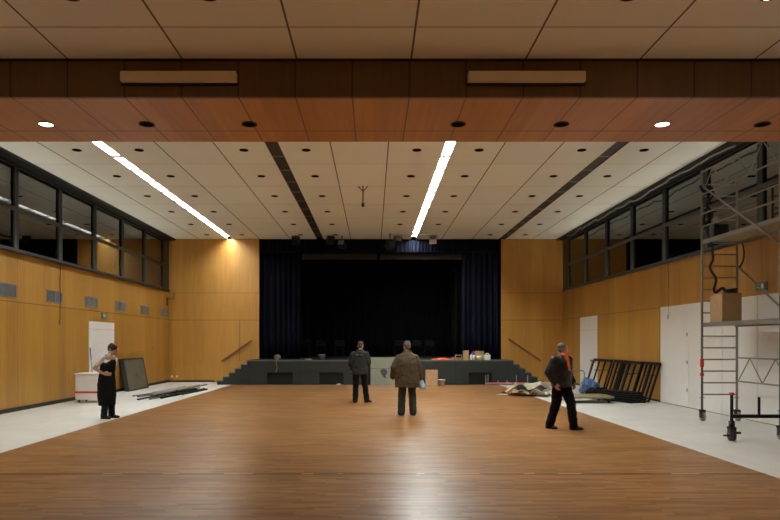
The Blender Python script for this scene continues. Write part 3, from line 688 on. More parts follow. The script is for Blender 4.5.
for px, h in ((485.8, 0.42), (488, 0.45), (498, 0.2), (507, 0.22), (516.5, 0.4), (527.7, 0.4)):
    x = X(px, 24.95)-X(507, 25.0); MB().tube((x, 0, 0.0), (x, 0, h), 0.016).build('upright', 'vent', t)
for x in (a0, a1): MB().tube((x, -0.01, 0.05), (x, 0.2, 0.05), 0.016).build('cross_bar', 'vent', t)

# ------------------------------------------------------------------ left side things
t = empty('service_cart', (-8.05, 18.0, 0), 'white service cart with red stripe beside the woman in apron', 'cart')
MB().box(-0.4, 0.4, -0.3, 0.3, 0.09, 0.80).build('cabinet', 'white', t, bevel=0.015)
MB().box(-0.42, 0.42, -0.32, 0.32, 0.80, 0.84).build('top', 'white', t, bevel=0.01)
MB().box(-0.403, 0.403, -0.303, 0.303, 0.27, 0.33).build('red_stripe', 'red', t)
for sx in (-0.32, 0.32):
    for sy in (-0.22, 0.22):
        w_ = MB().path([(sx-0.015, sy, 0.045), (sx+0.015, sy, 0.045)], 0.045, 16).build('caster', 'rubber', t)
        MB().box(sx-0.025, sx+0.025, sy-0.02, sy+0.02, 0.06, 0.09).build('caster_fork', 'grey', w_)
t = empty('mop', (XL+0.15, 19.15, 0), 'thin mop with blue handle leaning at the left white door', 'mop')
a = Vector((0.30, -0.25, 0.05)); c = Vector((-0.1, 0.35, 1.55)); mid = a.lerp(c, 0.75)
MB().tube(a, mid, 0.014).build('pole', 'grey', t); MB().tube(mid, c, 0.018).build('grip', 'bluehandle', t); MB().box(0.18, 0.42, -0.32, -0.18, 0.0, 0.05).build('mop_head', 'vent', t, bevel=0.01)

t = empty('leaning_board', (-8.62, 22.75, 0), 'thick olive framed board leaning against the left wall', 'board')
b = MB(); y0, y1 = -0.95, 0.95; th = 0.13
lean = math.atan2(0.20, 1.08); T = Matrix.Rotation(-lean, 4, 'Y') @ Matrix.Translation((0, 0, 0.0))
MB().box(-th, 0, y0+0.05, y1-0.05, 0.05, 1.12, T).build('board_panel', 'olive', t)
b = MB()
b.box(-th-0.01, 0.01, y0, y0+0.05, 0.0, 1.17, T); b.box(-th-0.01, 0.01, y1-0.05, y1, 0.0, 1.17, T); b.box(-th-0.01, 0.01, y0+0.05, y1-0.05, 0.0, 0.05, T); b.box(-th-0.01, 0.01, y0+0.05, y1-0.05, 1.12, 1.17, T)
b.build('board_frame', 'olive_dk', t)
MB().box(0.0, 0.006, -0.03, 0.03, 0.5, 0.56, T).build('recessed_grip', 'olive_dk', t)
for o in t.children: o.location.z = 0.0; o.location.x = 0.10

first = {}
rnd = random.Random(4)
lay = [(-0.09, 7), (-0.01, 6), (-0.20, 6), (-0.06, 5)]      # (direction, bars) of each layer, bottom first
z = 0.002
for li, (ang, nb) in enumerate(lay):
    for k in range(nb):
        L = rnd.choice((2.2, 2.6, 2.9, 1.6)); mat = rnd.choice(('steel', 'steel', 'blacksteel', 'beigerod', 'vent'))
        key = (L, mat)
        if key not in first:
            q = MB(); q.box(-0.03, 0.03, -L/2, L/2, 0, 0.04); q.box(-0.04, 0.04, -L/2, -L/2+0.06, 0.0, 0.045); q.box(-0.04, 0.04, L/2-0.06, L/2, 0.0, 0.045)
            o = first[key] = q.build('metal_bar', mat, bevel=0.004)
        else:
            o = first[key].copy(); C.objects.link(o)
        side = (k-(nb-1)/2)*0.098
        yy = 20.8+rnd.uniform(-1.2, 1.2)
        xc = -6.5+(yy-20.7)*math.sin(-ang)
        o.location = (xc+side, yy, z); o.rotation_euler = (0, 0, ang)
        tag(o, 'one of the metal bars piled on the white floor at left', 'metal bar', 'metal bars piled on the left floor strip')
    z += 0.048

# ------------------------------------------------------------------ right side things
fr = [(18.35, 0.9, 5, 'black metal stage frame leaning on the right wall, nearest the scaffold'), (19.35, 1.1, 4, 'black metal stage frame leaning on the right wall, second from the scaffold'),
      (20.5, 1.1, 5, 'black metal stage frame leaning on the right wall, third from the scaffold'), (21.9, 1.5, 4, 'black metal stage frame leaning on the right wall, nearest the narrow white door')]
for i, (yc, w, nb, lab) in enumerate(fr):
    t = empty('trestle', (XR-0.13*(i % 2), yc, 0), lab, 'frame', group='black frames leaning against the right wall')
    base = -0.42; top = -0.09; h = 1.06
    d = Vector((top-base, 0, h)).normalized(); n = Vector((d.z, 0, -d.x))
    def bar(p, q, wy, wn, nm):
        p = Vector(p); q = Vector(q); ax = (q-p).normalized(); u = Vector((0, 1, 0)) if abs(ax.y) < 0.5 else d; v = n
        c = []
        for e in (p, q):
            for su, sv in ((-1,-1), (1,-1), (1,1), (-1,1)): c.append(e+u*su*wy/2+v*sv*wn/2)
        MB().hexa([c[0], c[1], c[2], c[3], c[4], c[5], c[6], c[7]]).build(nm, 'blacksteel', t)
    lo = Vector((base, 0, 0.03)); hi = lo+d*(h/d.z)
    y0, y1 = -w/2-0.1, w/2+0.1
    bar(lo+Vector((0, y0, 0)), lo+Vector((0, y1, 0)), 0.05, 0.05, 'bottom_rail'); bar(hi+Vector((0, y0, 0)), hi+Vector((0, y1, 0)), 0.09, 0.06, 'top_rail')
    for k in range(nb):
        y = y0+(y1-y0)*(k+0.0)/(nb-1); wy = 0.07 if k in (0, nb-1) else rnd.choice((0.05, 0.05, 0.13, 0.09)); bar(lo+Vector((0, y, 0)), hi+Vector((0, y, 0)), wy, 0.04, 'upright')
    ml = lo.lerp(hi, 0.72)+n*0.05
    MB().tube(ml+Vector((0, y0+0.1, 0)), ml+Vector((0, y1-0.2, -0.06)), 0.02).build('brace', 'card_dk' if i in (0, 3) else 'blacksteel', t)
# stacked folded platform legs in front of the frames
for k in range(5):
    t = empty('folded_leg_frame', (7.18+0.03*(k % 2), 18.35-0.03*k, 0.002+0.062*k), 'folded black leg frame in the pile before leaning frames, %s' % ['bottom of the pile', 'second from the bottom', 'exactly in the middle', 'second from the top', 'topmost of the pile'][k], 'leg frame', rz=0.41+0.05*((k*7) % 3-1), group='folded black leg frames piled on the right floor strip')
    l_, w_ = 0.85-0.05*k, 0.26-0.01*k
    for s in (-1, 1): MB().box(-0.3*0-w_+(0 if s < 0 else 2*w_-0.05), -w_+0.05+(0 if s < 0 else 2*w_-0.05), -l_, l_, 0, 0.055).build('side_bar', 'blacksteel', t, bevel=0.006)
    for j in range(5):
        y = -l_+0.1+(2*l_-0.2)*j/4; MB().box(-w_+0.05, w_-0.05, y-0.04, y+0.04, 0.004, 0.05).build('cross_bar', 'blacksteel', t)
tag(crumple((0, 0, 0), (0.42, 0.3, 0.16), 14).build('black_cloth_heap', 'black', loc=(7.2, 20.1, 0), smooth=False), 'crumpled black cloth heap between blue sack and leg frames', 'cloth')
tag(crumple((0, 0, 0), (0.30, 0.24, 0.30), 6).build('blue_sack', 'blue', loc=(7.35, 21.2, 0)), 'crumpled blue plastic sack on the right floor strip', 'sack')
# low dolly
t = empty('platform_dolly', (6.2, 17.95, 0), 'low wooden dolly with green tube handle behind the leather jacket man', 'dolly')
MB().box(-0.75, 0.57, -0.45, 0.55, 0.14, 0.2).build('platform', 'plywood', t, bevel=0.01)
for sx in (-0.65, 0.45):
    for sy in (-0.36, 0.45):
        w_ = MB().path([(sx-0.02, sy, 0.065), (sx+0.02, sy, 0.065)], 0.065, 16).build('wheel', 'rubber', t); MB().box(sx-0.03, sx+0.03, sy-0.03, sy+0.03, 0.11, 0.14).build('wheel_fork', 'black', w_)
MB().path([(-0.7, 0.5, 0.2), (-0.7, 0.5, 0.84), (-0.66, 0.5, 0.88), (0.01, 0.5, 0.88), (0.05, 0.5, 0.84), (0.05, 0.5, 0.2)], 0.018, 8).build('handle', 'greenmetal', t, smooth=True)
MB().tube((-0.7, 0.5, 0.52), (0.05, 0.5, 0.52), 0.014).build('handle_bar', 'greenmetal', t)
t = empty('broom', (XR-0.2, 23.3, 0), 'thin upright pole with small head at the right white door', 'broom')
MB().tube((-0.15, 0, 0.05), (0.1, 0, 1.02), 0.014).build('pole', 'grey', t); MB().box(0.04, 0.14, -0.05, 0.05, 1.0, 1.07).build('grip', 'grey', t, bevel=0.008); MB().box(-0.25, -0.08, -0.15, 0.15, 0, 0.05).build('broom_head', 'grey', t, bevel=0.008)
# pile of sheets and cardboard
def sheet(nm, x, y, w, d, z, rz, bend, mat, lab, seed, tilt=0.0, cat='cardboard'):
    nx, ny = 14, 10; vs = []; fs = []; th = 0.018
    for s in (0, 1):
        for j in range(ny+1):
            for i in range(nx+1):
                u, v = i/nx-0.5, j/ny-0.5
                ca, sa = math.cos(rz), math.sin(rz); wx, wy = x+u*w*ca-v*d*sa, y+u*w*sa+v*d*ca
                h = 0.42*abs(noise.noise(Vector((wx*1.7, wy*1.7, 0.3))))+0.05*abs(noise.noise(Vector((wx*6, wy*6, 2)))) + z
                vs.append((u*w, v*d, h+s*th))
    W = nx+1; N = W*(ny+1)
    for j in range(ny):
        for i in range(nx):
            a = j*W+i; fs.append((a+N, a+1+N, a+W+1+N, a+W+N)); fs.append((a, a+W, a+W+1, a+1))
    rim = [i for i in range(W)] + [j*W+nx for j in range(1, ny+1)] + [ny*W+i for i in range(nx-1, -1, -1)] + [j*W for j in range(ny-1, 0, -1)]
    for k in range(len(rim)):
        a, c = rim[k], rim[(k+1) % len(rim)]; fs.append((a, c, c+N, a+N))
    b = MB(); b.add(vs, fs); return tag(b.build(nm, mat, loc=(x, y, 0.0), rz=rz), lab, cat, 'flattened sheets piled beside the right stage steps')
sheet('flattened_carton', 4.95, 20.4, 1.15, 1.0, 0.002, 0.3, 0.08, 'card_dk', 'dark brown flattened carton at the bottom of the heap', 1)
sheet('flattened_carton', 5.15, 19.9, 0.8, 0.6, 0.03, -0.5, 0.16, 'beigerod', 'beige flattened carton on the near side of the heap', 2)
sheet('flattened_carton', 4.85, 20.9, 0.9, 0.6, 0.060, 0.9, 0.2, 'card', 'light brown flattened carton on the far side of the heap', 3, 0.1)
sheet('flattened_carton', 5.35, 20.5, 0.9, 0.7, 0.12, 0.2, 0.26, 'beigerod', 'beige crumpled carton on top of the heap', 4, 0.05)
sheet('rubber_mat', 5.1, 20.2, 0.9, 0.5, 0.09, -0.8, 0.2, 'black', 'black crumpled mat lying inside the heap of cartons', 5, 0.0, 'mat')
tag(crumple((0, 0, 0), (0.22, 0.2, 0.16), 21).build('white_sheet', 'sheet', loc=(5.5, 21.5, 0.0)), 'white crumpled sheet behind the heap of cartons', 'sheet')
tag(MB().box(-0.5, 0.5, -0.03, 0.03, 0, 0.03).build('wooden_lath', 'beigerod', loc=(4.55, 20.3, 0.0), rz=-0.35), 'thin pale lath sticking out left of the carton heap', 'lath')

# ------------------------------------------------------------------ scaffold
SX0, SX1, FY, NY = 7.17, 7.93, 13.6, 10.98
t = empty('scaffold_tower', ((SX0+SX1)/2, (FY+NY)/2, 0), 'tall grey mobile scaffold tower standing beside the right white wall', 'scaffold')
OXs, OYs = (SX0+SX1)/2, (FY+NY)/2
def sb(b, nm, m='steel', smooth=True):
    b.v = [(x-OXs, y-OYs, z) for x, y, z in b.v]; return b.build(nm, m, t, smooth=smooth)
for y in (FY, NY):
    for x in (SX0, SX1):
        sb(MB().path([(x, y, 0.25), (x, y, 5.47 if not (y == FY and x == SX1) else 5.3)], 0.024, 12), 'upright')
        sb(MB().path([(x, y, 0.2), (x, y, 0.6)], 0.017, 10), 'leg_spindle', 'steel'); 
        sb(MB().box(x-0.05, x+0.05, y-0.012, y+0.012, 0.50, 0.515), 'spindle_nut', 'steel', False)
        w_ = sb(MB().path([(x-0.025, y-0.03, 0.1), (x+0.025, y-0.03, 0.1)], 0.1, 20), 'caster_wheel', 'wheelgrey')
        f_ = MB().box(x-0.045, x-0.032, y-0.07, y+0.03, 0.08, 0.25).box(x+0.032, x+0.045, y-0.07, y+0.03, 0.08, 0.25).box(x-0.045, x+0.045, y-0.07, y+0.05, 0.205, 0.25)
        f_.v = [(a-OXs, c-OYs, d) for a, c, d in f_.v]; f_.build('caster_fork', 'rubber', w_)
    z = 0.58
    while z < 5.3:
        sb(MB().tube((SX0, y, z), (SX1, y, z), 0.015), 'rung'); z += 0.254
sb(MB().box(SX0-0.03, SX0+0.03, FY-0.03, FY+0.03, 1.18, 1.35), 'clamp', 'red', False); sb(MB().box(SX0-0.03, SX0+0.03, FY-0.03, FY+0.03, 0.98, 1.05), 'clamp', 'red', False)
for z in (2.12, 3.92):
    sb(MB().box(SX0+0.03, SX1-0.03, NY-0.02, FY+0.02, z-0.02, z), 'deck_board', 'plywood', False)
    sb(MB().box(SX0, SX0+0.035, NY-0.02, FY+0.02, z-0.07, z+0.02), 'deck_beam', 'steel', False); sb(MB().box(SX1-0.035, SX1, NY-0.02, FY+0.02, z-0.07, z+0.02), 'deck_beam', 'steel', False)
def truss(x, z0, z1, n, nm):
    b = MB(); b.tube((x, NY, z0), (x, FY, z0), 0.018); sb(b, nm+'_lower_chord'); b = MB(); b.tube((x, NY, z1), (x, FY, z1), 0.018); sb(b, nm+'_upper_chord')
    b = MB(); dy = (FY-NY-0.1)/n
    for k in range(n):
        ya = FY-0.05-k*dy; b.tube((x, ya, z0 if k % 2 == 0 else z1), (x, ya-dy, z1 if k % 2 == 0 else z0), 0.011, 8)
    sb(b, nm+'_lattice')
truss(SX0-0.02, 4.92, 5.41, 6, 'guard_rail'); truss(SX1, 0.87, 1.38, 6, 'base_truss')
for x, z in ((SX0-0.02, 4.22), (SX0-0.02, 4.5), (SX1, 4.5)): sb(MB().tube((x, NY, z), (x, FY, z), 0.017), 'guard_rail')
sb(MB().tube((SX0-0.04, FY, 5.15), (SX0-0.04, NY, 3.47), 0.02), 'diagonal_brace'); sb(MB().tube((SX1, FY, 3.38), (SX1, NY, 1.62), 0.02), 'diagonal_brace')
# outrigger at the near end
Ox, Oy = X(731.7, 10.83), 10.83
sb(MB().box(Ox, SX1+0.3, Oy-0.03, Oy+0.03, 0.40, 0.46), 'outrigger_beam', 'blacksteel', False)
sb(MB().path([(Ox, Oy, 0.27), (Ox, Oy, 0.83)], 0.027, 12), 'outrigger_post', 'blacksteel'); sb(MB().box(Ox-0.03, Ox+0.03, Oy-0.03, Oy+0.03, 0.80, 0.84), 'post_cap', 'red', False)
x = X(759, Oy); sb(MB().path([(x, Oy, 0.46), (x, Oy, 0.76)], 0.022, 12), 'outrigger_stub', 'blacksteel')
sb(MB().path([(Ox, Oy, 0.2), (Ox, Oy, 0.35)], 0.05, 12), 'spindle_collar', 'blacksteel')
w_ = sb(MB().path([(Ox-0.03, Oy, 0.1), (Ox+0.03, Oy, 0.1)], 0.1, 20), 'caster_wheel', 'rubber')
w_.rotation_euler.z = 0
f_ = MB().box(Ox-0.05, Ox-0.036, Oy-0.06, Oy+0.05, 0.08, 0.25).box(Ox+0.036, Ox+0.05, Oy-0.06, Oy+0.05, 0.08, 0.25).box(Ox-0.05, Ox+0.05, Oy-0.06, Oy+0.06, 0.21, 0.25).box(Ox+0.05, Ox+0.15, Oy-0.02, Oy+0.02, 0.12, 0.16).box(Ox-0.14, Ox-0.05, Oy-0.02, Oy+0.02, 0.08, 0.11)
f_.v = [(a-OXs, c-OYs, d) for a, c, d in f_.v]; f_.build('caster_fork', 'rubber', w_)
bx = 7.45
tb = carton(0.42, 0.42, 0.62, 'card', False, lab='tall brown cardboard box on the lower scaffold deck', loc=(7.46, 13.2, 2.12), rz=0.06)
t2 = empty('cable_coil', (7.55, 13.15, 2.742), 'small black cable coil on top of the scaffold box', 'cable')
b = MB()
for j in range(3): b.path([(0.11*math.cos(a*PI/8), 0.10*math.sin(a*PI/8), 0.02+0.03*j+0.02*math.sin(a*PI/8+j)) for a in range(17)], 0.014, 6)
b.build('coil', 'black', t2, smooth=True)
def cable(pts, r, lab):
    p = [Vector(q) for q in pts]; out = []
    for i in range(len(p)-1):
        a, b_, c, d = p[max(i-1, 0)], p[i], p[i+1], p[min(i+2, len(p)-1)]
        for s in range(6):
            u = s/6; out.append(0.5*((2*b_)+(c-a)*u+(2*a-5*b_+4*c-d)*u*u+(3*b_-a-3*c+d)*u**3))
    out.append(p[-1]); return tag(MB().path(out, r, 7).build('hanging_cable', 'black', smooth=True), lab, 'cable')
yy = 13.5
cable([(X(px, yy), yy-0.02*(k % 2), Z(py, yy)) for k, (px, py) in enumerate([(706, 183), (708, 200), (704, 222), (710, 240), (713, 258), (709.5, 268), (716, 279), (713.5, 289), (716, 292.5), (722, 288), (725, 292)])], 0.026, 'wavy black cable dangling inside the scaffold ladder')
cable([(X(px, yy), yy, Z(py, yy)) for px, py in [(742.5, 243), (744, 252), (743, 261), (739, 268)]], 0.016, 'short curved black cable hanging under the upper deck')
cable([(X(px, yy-0.05), yy-0.05, Z(py, yy)) for px, py in [(700, 186), (704, 192), (710, 187), (713, 196), (707, 205), (712, 215), (706, 226), (712, 233)]], 0.03, 'tangled black cable bundle at the top of the scaffold')
t2 = empty('work_lamp', (X(719, 13.2), 13.2, 3.94), 'black work lamp standing on the upper scaffold deck', 'lamp')
MB().box(-0.16, 0.16, -0.1, 0.1, 0.0, 0.26).build('lamp_housing', 'black', t2, bevel=0.02)
MB().ball((-0.06, 0, 0.36), (0.07, 0.06, 0.08)).build('bulb_cover', 'vent', t2, smooth=True); MB().tube((-0.06, 0, 0.26), (-0.06, 0, 0.3), 0.03).build('stem', 'black', t2)

# ------------------------------------------------------------------ people
def bake(o, voxel, smooth_it=4, wrinkle=0.0, wscale=8.0, seed=0.0):
    r = o.modifiers.new('r', 'REMESH'); r.mode = 'VOXEL'; r.voxel_size = voxel; r.use_smooth_shade = True
    s = o.modifiers.new('s', 'SMOOTH'); s.factor = 0.5; s.iterations = smooth_it
    dg = bpy.context.evaluated_depsgraph_get(); me = bpy.data.meshes.new_from_object(o.evaluated_get(dg))
    mats = o.data.materials[0]; o.modifiers.clear(); o.data = me
    if not me.materials: me.materials.append(mats)
    if wrinkle:
        me.update()
        nr = [v.normal.copy() for v in me.vertices]
        for v, n in zip(me.vertices, nr):
            c = v.co; a = noise.noise(Vector((c.x*wscale, c.y*wscale, c.z*wscale*1.6+seed)))+0.5*noise.noise(Vector((c.x*wscale*2.3+seed, c.y*wscale*2.3, c.z*wscale*3)))
            v.co = c+n*a*wrinkle
    for p in me.polygons: p.use_smooth = True
    return o
def V(*a): return Vector(a)
def limb(b, pts, rad):
    """tapered limb with rounded joints"""
    out = []; rr = []
    for i in range(len(pts)-1):
        for k in range(5): out.append(V(*pts[i]).lerp(V(*pts[i+1]), k/5)); rr.append(rad[i]+(rad[i+1]-rad[i])*k/5)
    out.append(V(*pts[-1])); rr.append(rad[-1])
    b.path(out, rr, 14)
    for p, r in zip(pts, rad): b.ball(p, r*1.0, nu=14, nv=10)
def hand(b, wrist, d, nrm, side, curl=0.5):
    """palm plus four fingers and a thumb; d = direction, nrm = palm normal, side = towards the thumb"""
    w = V(*wrist); d = V(*d).normalized(); nrm = V(*nrm); nrm = (nrm-d*nrm.dot(d)).normalized(); s = d.cross(nrm).normalized()
    if s.dot(V(*side)) < 0: s = -s
    Mx = Matrix((( s.x, nrm.x, d.x, 0), (s.y, nrm.y, d.y, 0), (s.z, nrm.z, d.z, 0), (0, 0, 0, 1))); Mx = Matrix.Translation(w) @ Mx
    b.ball((0, 0, 0.055), (0.042, 0.017, 0.062), Mx)
    for k, (x, L) in enumerate(((0.030, 0.072), (0.010, 0.080), (-0.010, 0.074), (-0.030, 0.058))):
        p0 = V(x*0.9, 0, 0.07); a = 0; pts = [p0, V(x, 0, 0.100)]; p = V(x, 0, 0.100)
        for q in (0.45, 0.32, 0.23):
            a += curl*0.8; p = p+V(0, math.sin(a), math.cos(a))*L*q; pts.append(p)
        pts = [Mx @ q for q in pts]; b.path(pts, [0.0095, 0.0095, 0.009, 0.0085, 0.0075], 8); b.ball(pts[-1], 0.0078, nu=8, nv=6)
    pts = [Mx @ q for q in (V(0.022, 0.004, 0.02), V(0.045, 0.012, 0.045), V(0.052, 0.022, 0.075), V(0.045, 0.03, 0.095))]
    b.path(pts, [0.013, 0.012, 0.0105, 0.009], 8); b.ball(pts[-1], 0.009, nu=8, nv=6)
def head_mats(neck, yaw, pitch):
    return Matrix.Translation(neck) @ Matrix.Rotation(yaw, 4, 'Z') @ Matrix.Rotation(pitch, 4, 'X')
def head(b, HM, k=1.0):
    """head in its own frame: origin at the neck joint, +Y forward, crown at +0.25"""
    S = HM @ Matrix.Scale(k, 4)
    b.ball((0, -0.005, 0.155), (0.076, 0.096, 0.092), S); b.ball((0, 0.03, 0.085), (0.056, 0.062, 0.072), S); b.ball((0, 0.045, 0.12), (0.06, 0.05, 0.07), S)
    b.ball((0, 0.075, 0.042), (0.024, 0.022, 0.02), S)                                   # chin
    b.ball((0, 0.100, 0.105), (0.013, 0.022, 0.018), S); b.ball((0, 0.092, 0.125), (0.010, 0.014, 0.026), S)   # nose
    b.ball((0, 0.086, 0.153), (0.048, 0.012, 0.010), S)                                  # brow
    b.ball((0, 0.084, 0.073), (0.024, 0.012, 0.006), S); b.ball((0, 0.082, 0.061), (0.021, 0.012, 0.007), S)   # lips
    for s in (-1, 1):
        b.ball((s*0.078, -0.005, 0.125), (0.010, 0.020, 0.032), S); b.ball((s*0.042, 0.06, 0.105), (0.022, 0.022, 0.022), S)
def eyes(t, HM):
    for s in (-1, 1): 
        b = MB(); b.ball((s*0.030, 0.088, 0.136), (0.012, 0.008, 0.007), HM); b.build('eye', 'eye', t, smooth=True)
def hairpiece(t, HM, mat, r=(0.084, 0.103, 0.098), c=(0, -0.016, 0.168), low=0.07, front=0.055, bald=False, tufts=True):
    b = MB(); b.ball(c, r, HM, 24, 16)
    b.ball((0, -0.05, 0.115), (0.07, 0.055, 0.06), HM)
    if tufts:
        for a in range(10):
            q = a*2*PI/10; b.ball((0.05*math.cos(q), -0.02+0.06*math.sin(q), 0.235), (0.024, 0.024, 0.02), HM)
    o = b.build('hair', mat, t); bake(o, 0.008, 3, 0.004, 30)
    return o
def shoe(t, ankle, yaw, mat='shoe', pitch=0.0):
    b = MB(); T = Matrix.Translation((ankle[0], ankle[1], 0)) @ Matrix.Rotation(yaw, 4, 'Z')
    if pitch: T = T @ Matrix.Translation((0, 0.14, 0)) @ Matrix.Rotation(pitch, 4, 'X') @ Matrix.Translation((0, -0.14, 0))
    b.ball((0, -0.035, 0.045), (0.038, 0.05, 0.045), T); b.ball((0, 0.045, 0.042), (0.042, 0.09, 0.042), T); b.ball((0, 0.12, 0.032), (0.045, 0.07, 0.032), T)
    b.box(-0.036, 0.036, -0.075, 0.16, 0.0, 0.022, T); b.ball((0, -0.02, 0.09), (0.036, 0.042, 0.045), T)
    o = b.build('shoe', mat, t); return bake(o, 0.009, 2)

def person(loc, rz, lab, sk, arms, legs, top_mat, trouser_mat, hairmat, neck=(0, 0, 1.46), yaw=0, pitch=0, hem=0.78, bulk=1.0, topname='jacket', sleeve=1.0, sleeve_r=(0.075, 0.066, 0.058, 0.05), torso=None,
           wr=0.01, leg_r=(0.098, 0.078, 0.066), collar=True, pelvis=(0, 0, 0.92), shoulder_z=1.42, k=1.0, seed=0.0, hairkw={}, bodymat='skin', chest=None):
    t = empty('person', loc, lab, 'person', rz)
    t.scale = (k, k, k)
    HM = head_mats(V(*neck), yaw, pitch)
    # body: one continuous surface
    b = MB()
    px, py, pz = pelvis; sh = arms['R'][0], arms['L'][0]
    nx, ny, nz = neck
    b.loft([(px, py, pz-0.12, 0.10, 0.08), (px, py, pz-0.04, 0.155, 0.105), (px, py, pz+0.04, 0.158, 0.108), (px*.7+nx*.3, py*.7+ny*.3, pz+0.18, 0.135, 0.095), (px*.4+nx*.6, py*.4+ny*.6, pz+0.34, 0.15, 0.105), (nx, ny-0.01, pz+0.46, 0.16, 0.09), (nx, ny-0.01, nz-0.02, 0.07, 0.06)])
    limb(b, [(nx, ny-0.015, nz-0.06), HM @ V(0, -0.005, 0.08)], [0.062, 0.054])
    head(b, HM)
    for S in ('R', 'L'):
        a = arms[S]; limb(b, [a[0], a[1], a[2]], [0.05, 0.042, 0.027]); hand(b, a[2], a[3], a[4], a[5], a[6])
        l = legs[S]; limb(b, [l[0], l[1], l[2]], [0.085, 0.056, 0.036])
    o = b.build('body', bodymat, t); bake(o, 0.0075, 2)
    eyes(t, HM)
    hairpiece(t, HM, hairmat, **hairkw)
    # top
    b = MB()
    if torso is None:
        w = 0.235*bulk; d = 0.15*bulk; zh = hem
        torso = [(px, py, zh, w*0.94, d*0.98), (px, py, zh+0.06, w*0.97, d), (px, py, 1.0, w*0.93, d*0.98), (px*.5+nx*.5, py*.5+ny*.5, 1.18, w*0.96, d), (nx, ny-0.01, 1.32, w*0.98, d*0.9), (nx, ny-0.015, shoulder_z-0.04, w*0.82, d*0.74), (nx, ny-0.015, shoulder_z+0.02, w*0.48, d*0.56), (nx, ny-0.01, nz+0.03, 0.078, 0.075)]
    b.loft(torso)
    for S in ('R', 'L'):
        a = arms[S]; e = V(*a[1]).lerp(V(*a[2]), sleeve) if sleeve > 0 else V(*a[0]).lerp(V(*a[1]), -sleeve)
        if sleeve > 0: limb(b, [a[0], a[1], tuple(e)], [sleeve_r[0], sleeve_r[1], sleeve_r[3]])
        else: limb(b, [a[0], tuple(e)], [sleeve_r[0], sleeve_r[1]])
    o = b.build(topname, top_mat, t); bake(o, 0.011, 2, wr, 8, seed)
    # trousers
    b = MB()
    b.loft([(px, py, pz-0.14, 0.12, 0.10), (px, py, pz-0.05, 0.172, 0.125), (px, py, pz+0.06, 0.168, 0.122), (px, py, pz+0.14, 0.155, 0.115)])
    for S in ('R', 'L'):
        l = legs[S]; an = V(*l[2]); cuff = tuple(an+V(0, 0, -0.02)); limb(b, [l[0], l[1], cuff], list(leg_r))
    o = b.build('trousers', trouser_mat, t); bake(o, 0.011, 2, wr*0.8, 7, seed+3)
    for S in ('R', 'L'):
        l = legs[S]; shoe(t, l[2], l[3], pitch=l[4] if len(l) > 4 else 0)
    return t, HM

# woman in a long apron, side view, hand on hip, looking down
arms = dict(R=((0.165, -0.01, 1.38), (0.25, -0.15, 1.14), (0.205, 0.03, 1.02), (-0.15, 1, -0.1), (-1, 0, 0), (0, 0.3, 1), 0.35),
            L=((-0.165, 0.0, 1.38), (-0.23, -0.12, 1.12), (-0.20, 0.0, 0.98), (0.15, 0.6, -0.8), (1, 0, 0), (0, 0, 1), 0.5))
legs = dict(R=((0.085, 0, 0.88), (0.09, 0.02, 0.48), (0.09, -0.02, 0.09), -0.15), L=((-0.085, 0, 0.88), (-0.10, 0.05, 0.48), (-0.11, 0.05, 0.09), 0.1))
t, HM = person((X(107, 14.05), 14.05, 0), -PI/2-0.12, 'person with short dark hair in white shirt and long black apron, hand on hip', None, arms, legs, 'shirt_white', 'trousers_blue', 'hair_black',
    neck=(0, 0.065, 1.44), pitch=-0.5, topname='shirt', sleeve=-0.62, sleeve_r=(0.068, 0.062, 0.05, 0.05), hem=0.9, bulk=0.76, shoulder_z=1.37, wr=0.006, k=1.0, seed=1, bodymat='skin_arm',
    leg_r=(0.09, 0.078, 0.072), hairkw=dict(r=(0.086, 0.108, 0.10), c=(0, -0.018, 0.165)))
b = MB()
b.loft([(0, 0.0, 0.30, 0.19, 0.18), (0, -0.005, 0.5, 0.20, 0.20), (0, -0.01, 0.8, 0.20, 0.195), (0, 0.0, 0.93, 0.195, 0.17), (0, 0.012, 1.06, 0.188, 0.154), (0, 0.025, 1.2, 0.192, 0.160), (0, 0.045, 1.29, 0.160, 0.145), (0, 0.06, 1.33, 0.12, 0.11)])
o = b.build('apron', 'apron', t); bake(o, 0.012, 3, 0.008, 6, 9)
b = MB(); b.path([(0.08, 0.13, 1.26), (0.09, 0.10, 1.36), (0.085, 0.0, 1.425), (0.05, -0.07, 1.42), (0, -0.09, 1.40), (-0.05, -0.07, 1.42), (-0.085, 0.0, 1.425), (-0.09, 0.10, 1.36), (-0.08, 0.13, 1.26)], 0.016, 8); b.build('apron_strap', 'apron', t, smooth=True)

# man in charcoal jacket, seen from behind, forearms raised in front
arms = dict(R=((0.185, 0, 1.375), (0.255, -0.02, 1.14), (0.215, 0.22, 1.12), (-0.3, 1, 0.1), (-1, 0, -0.3), (0, 0, 1), 0.5),
            L=((-0.185, 0, 1.375), (-0.265, -0.02, 1.13), (-0.235, 0.10, 0.93), (0.1, 0.5, -1), (1, 0, 0), (0, 1, 0), 0.5))
legs = dict(R=((0.10, 0, 0.90), (0.145, 0.03, 0.49), (0.20, 0.0, 0.09), -0.75), L=((-0.10, 0, 0.90), (-0.12, 0.03, 0.49), (-0.13, -0.02, 0.09), 0.2))
t, HM = person((X(359.8, 17.8), 17.8, 0), -0.05, 'person seen from behind in charcoal jacket and black trousers, before the stage', None, arms, legs, 'jacket_grey', 'trousers_black', 'hair_brown',
    neck=(0.015, 0.03, 1.49), pitch=-0.22, yaw=-0.12, hem=0.81, bulk=1.02, sleeve=0.95, sleeve_r=(0.088, 0.075, 0.06, 0.052), wr=0.012, shoulder_z=1.45, seed=4, leg_r=(0.105, 0.085, 0.078), k=1.0,
    hairkw=dict(r=(0.081, 0.099, 0.085), c=(0, -0.014, 0.178)))
b = MB()
for k in range(9):
    if k in (4,): continue
    b.box(-0.10+k*0.023, -0.10+k*0.023+0.014, -0.168, -0.10, 1.355, 1.372)
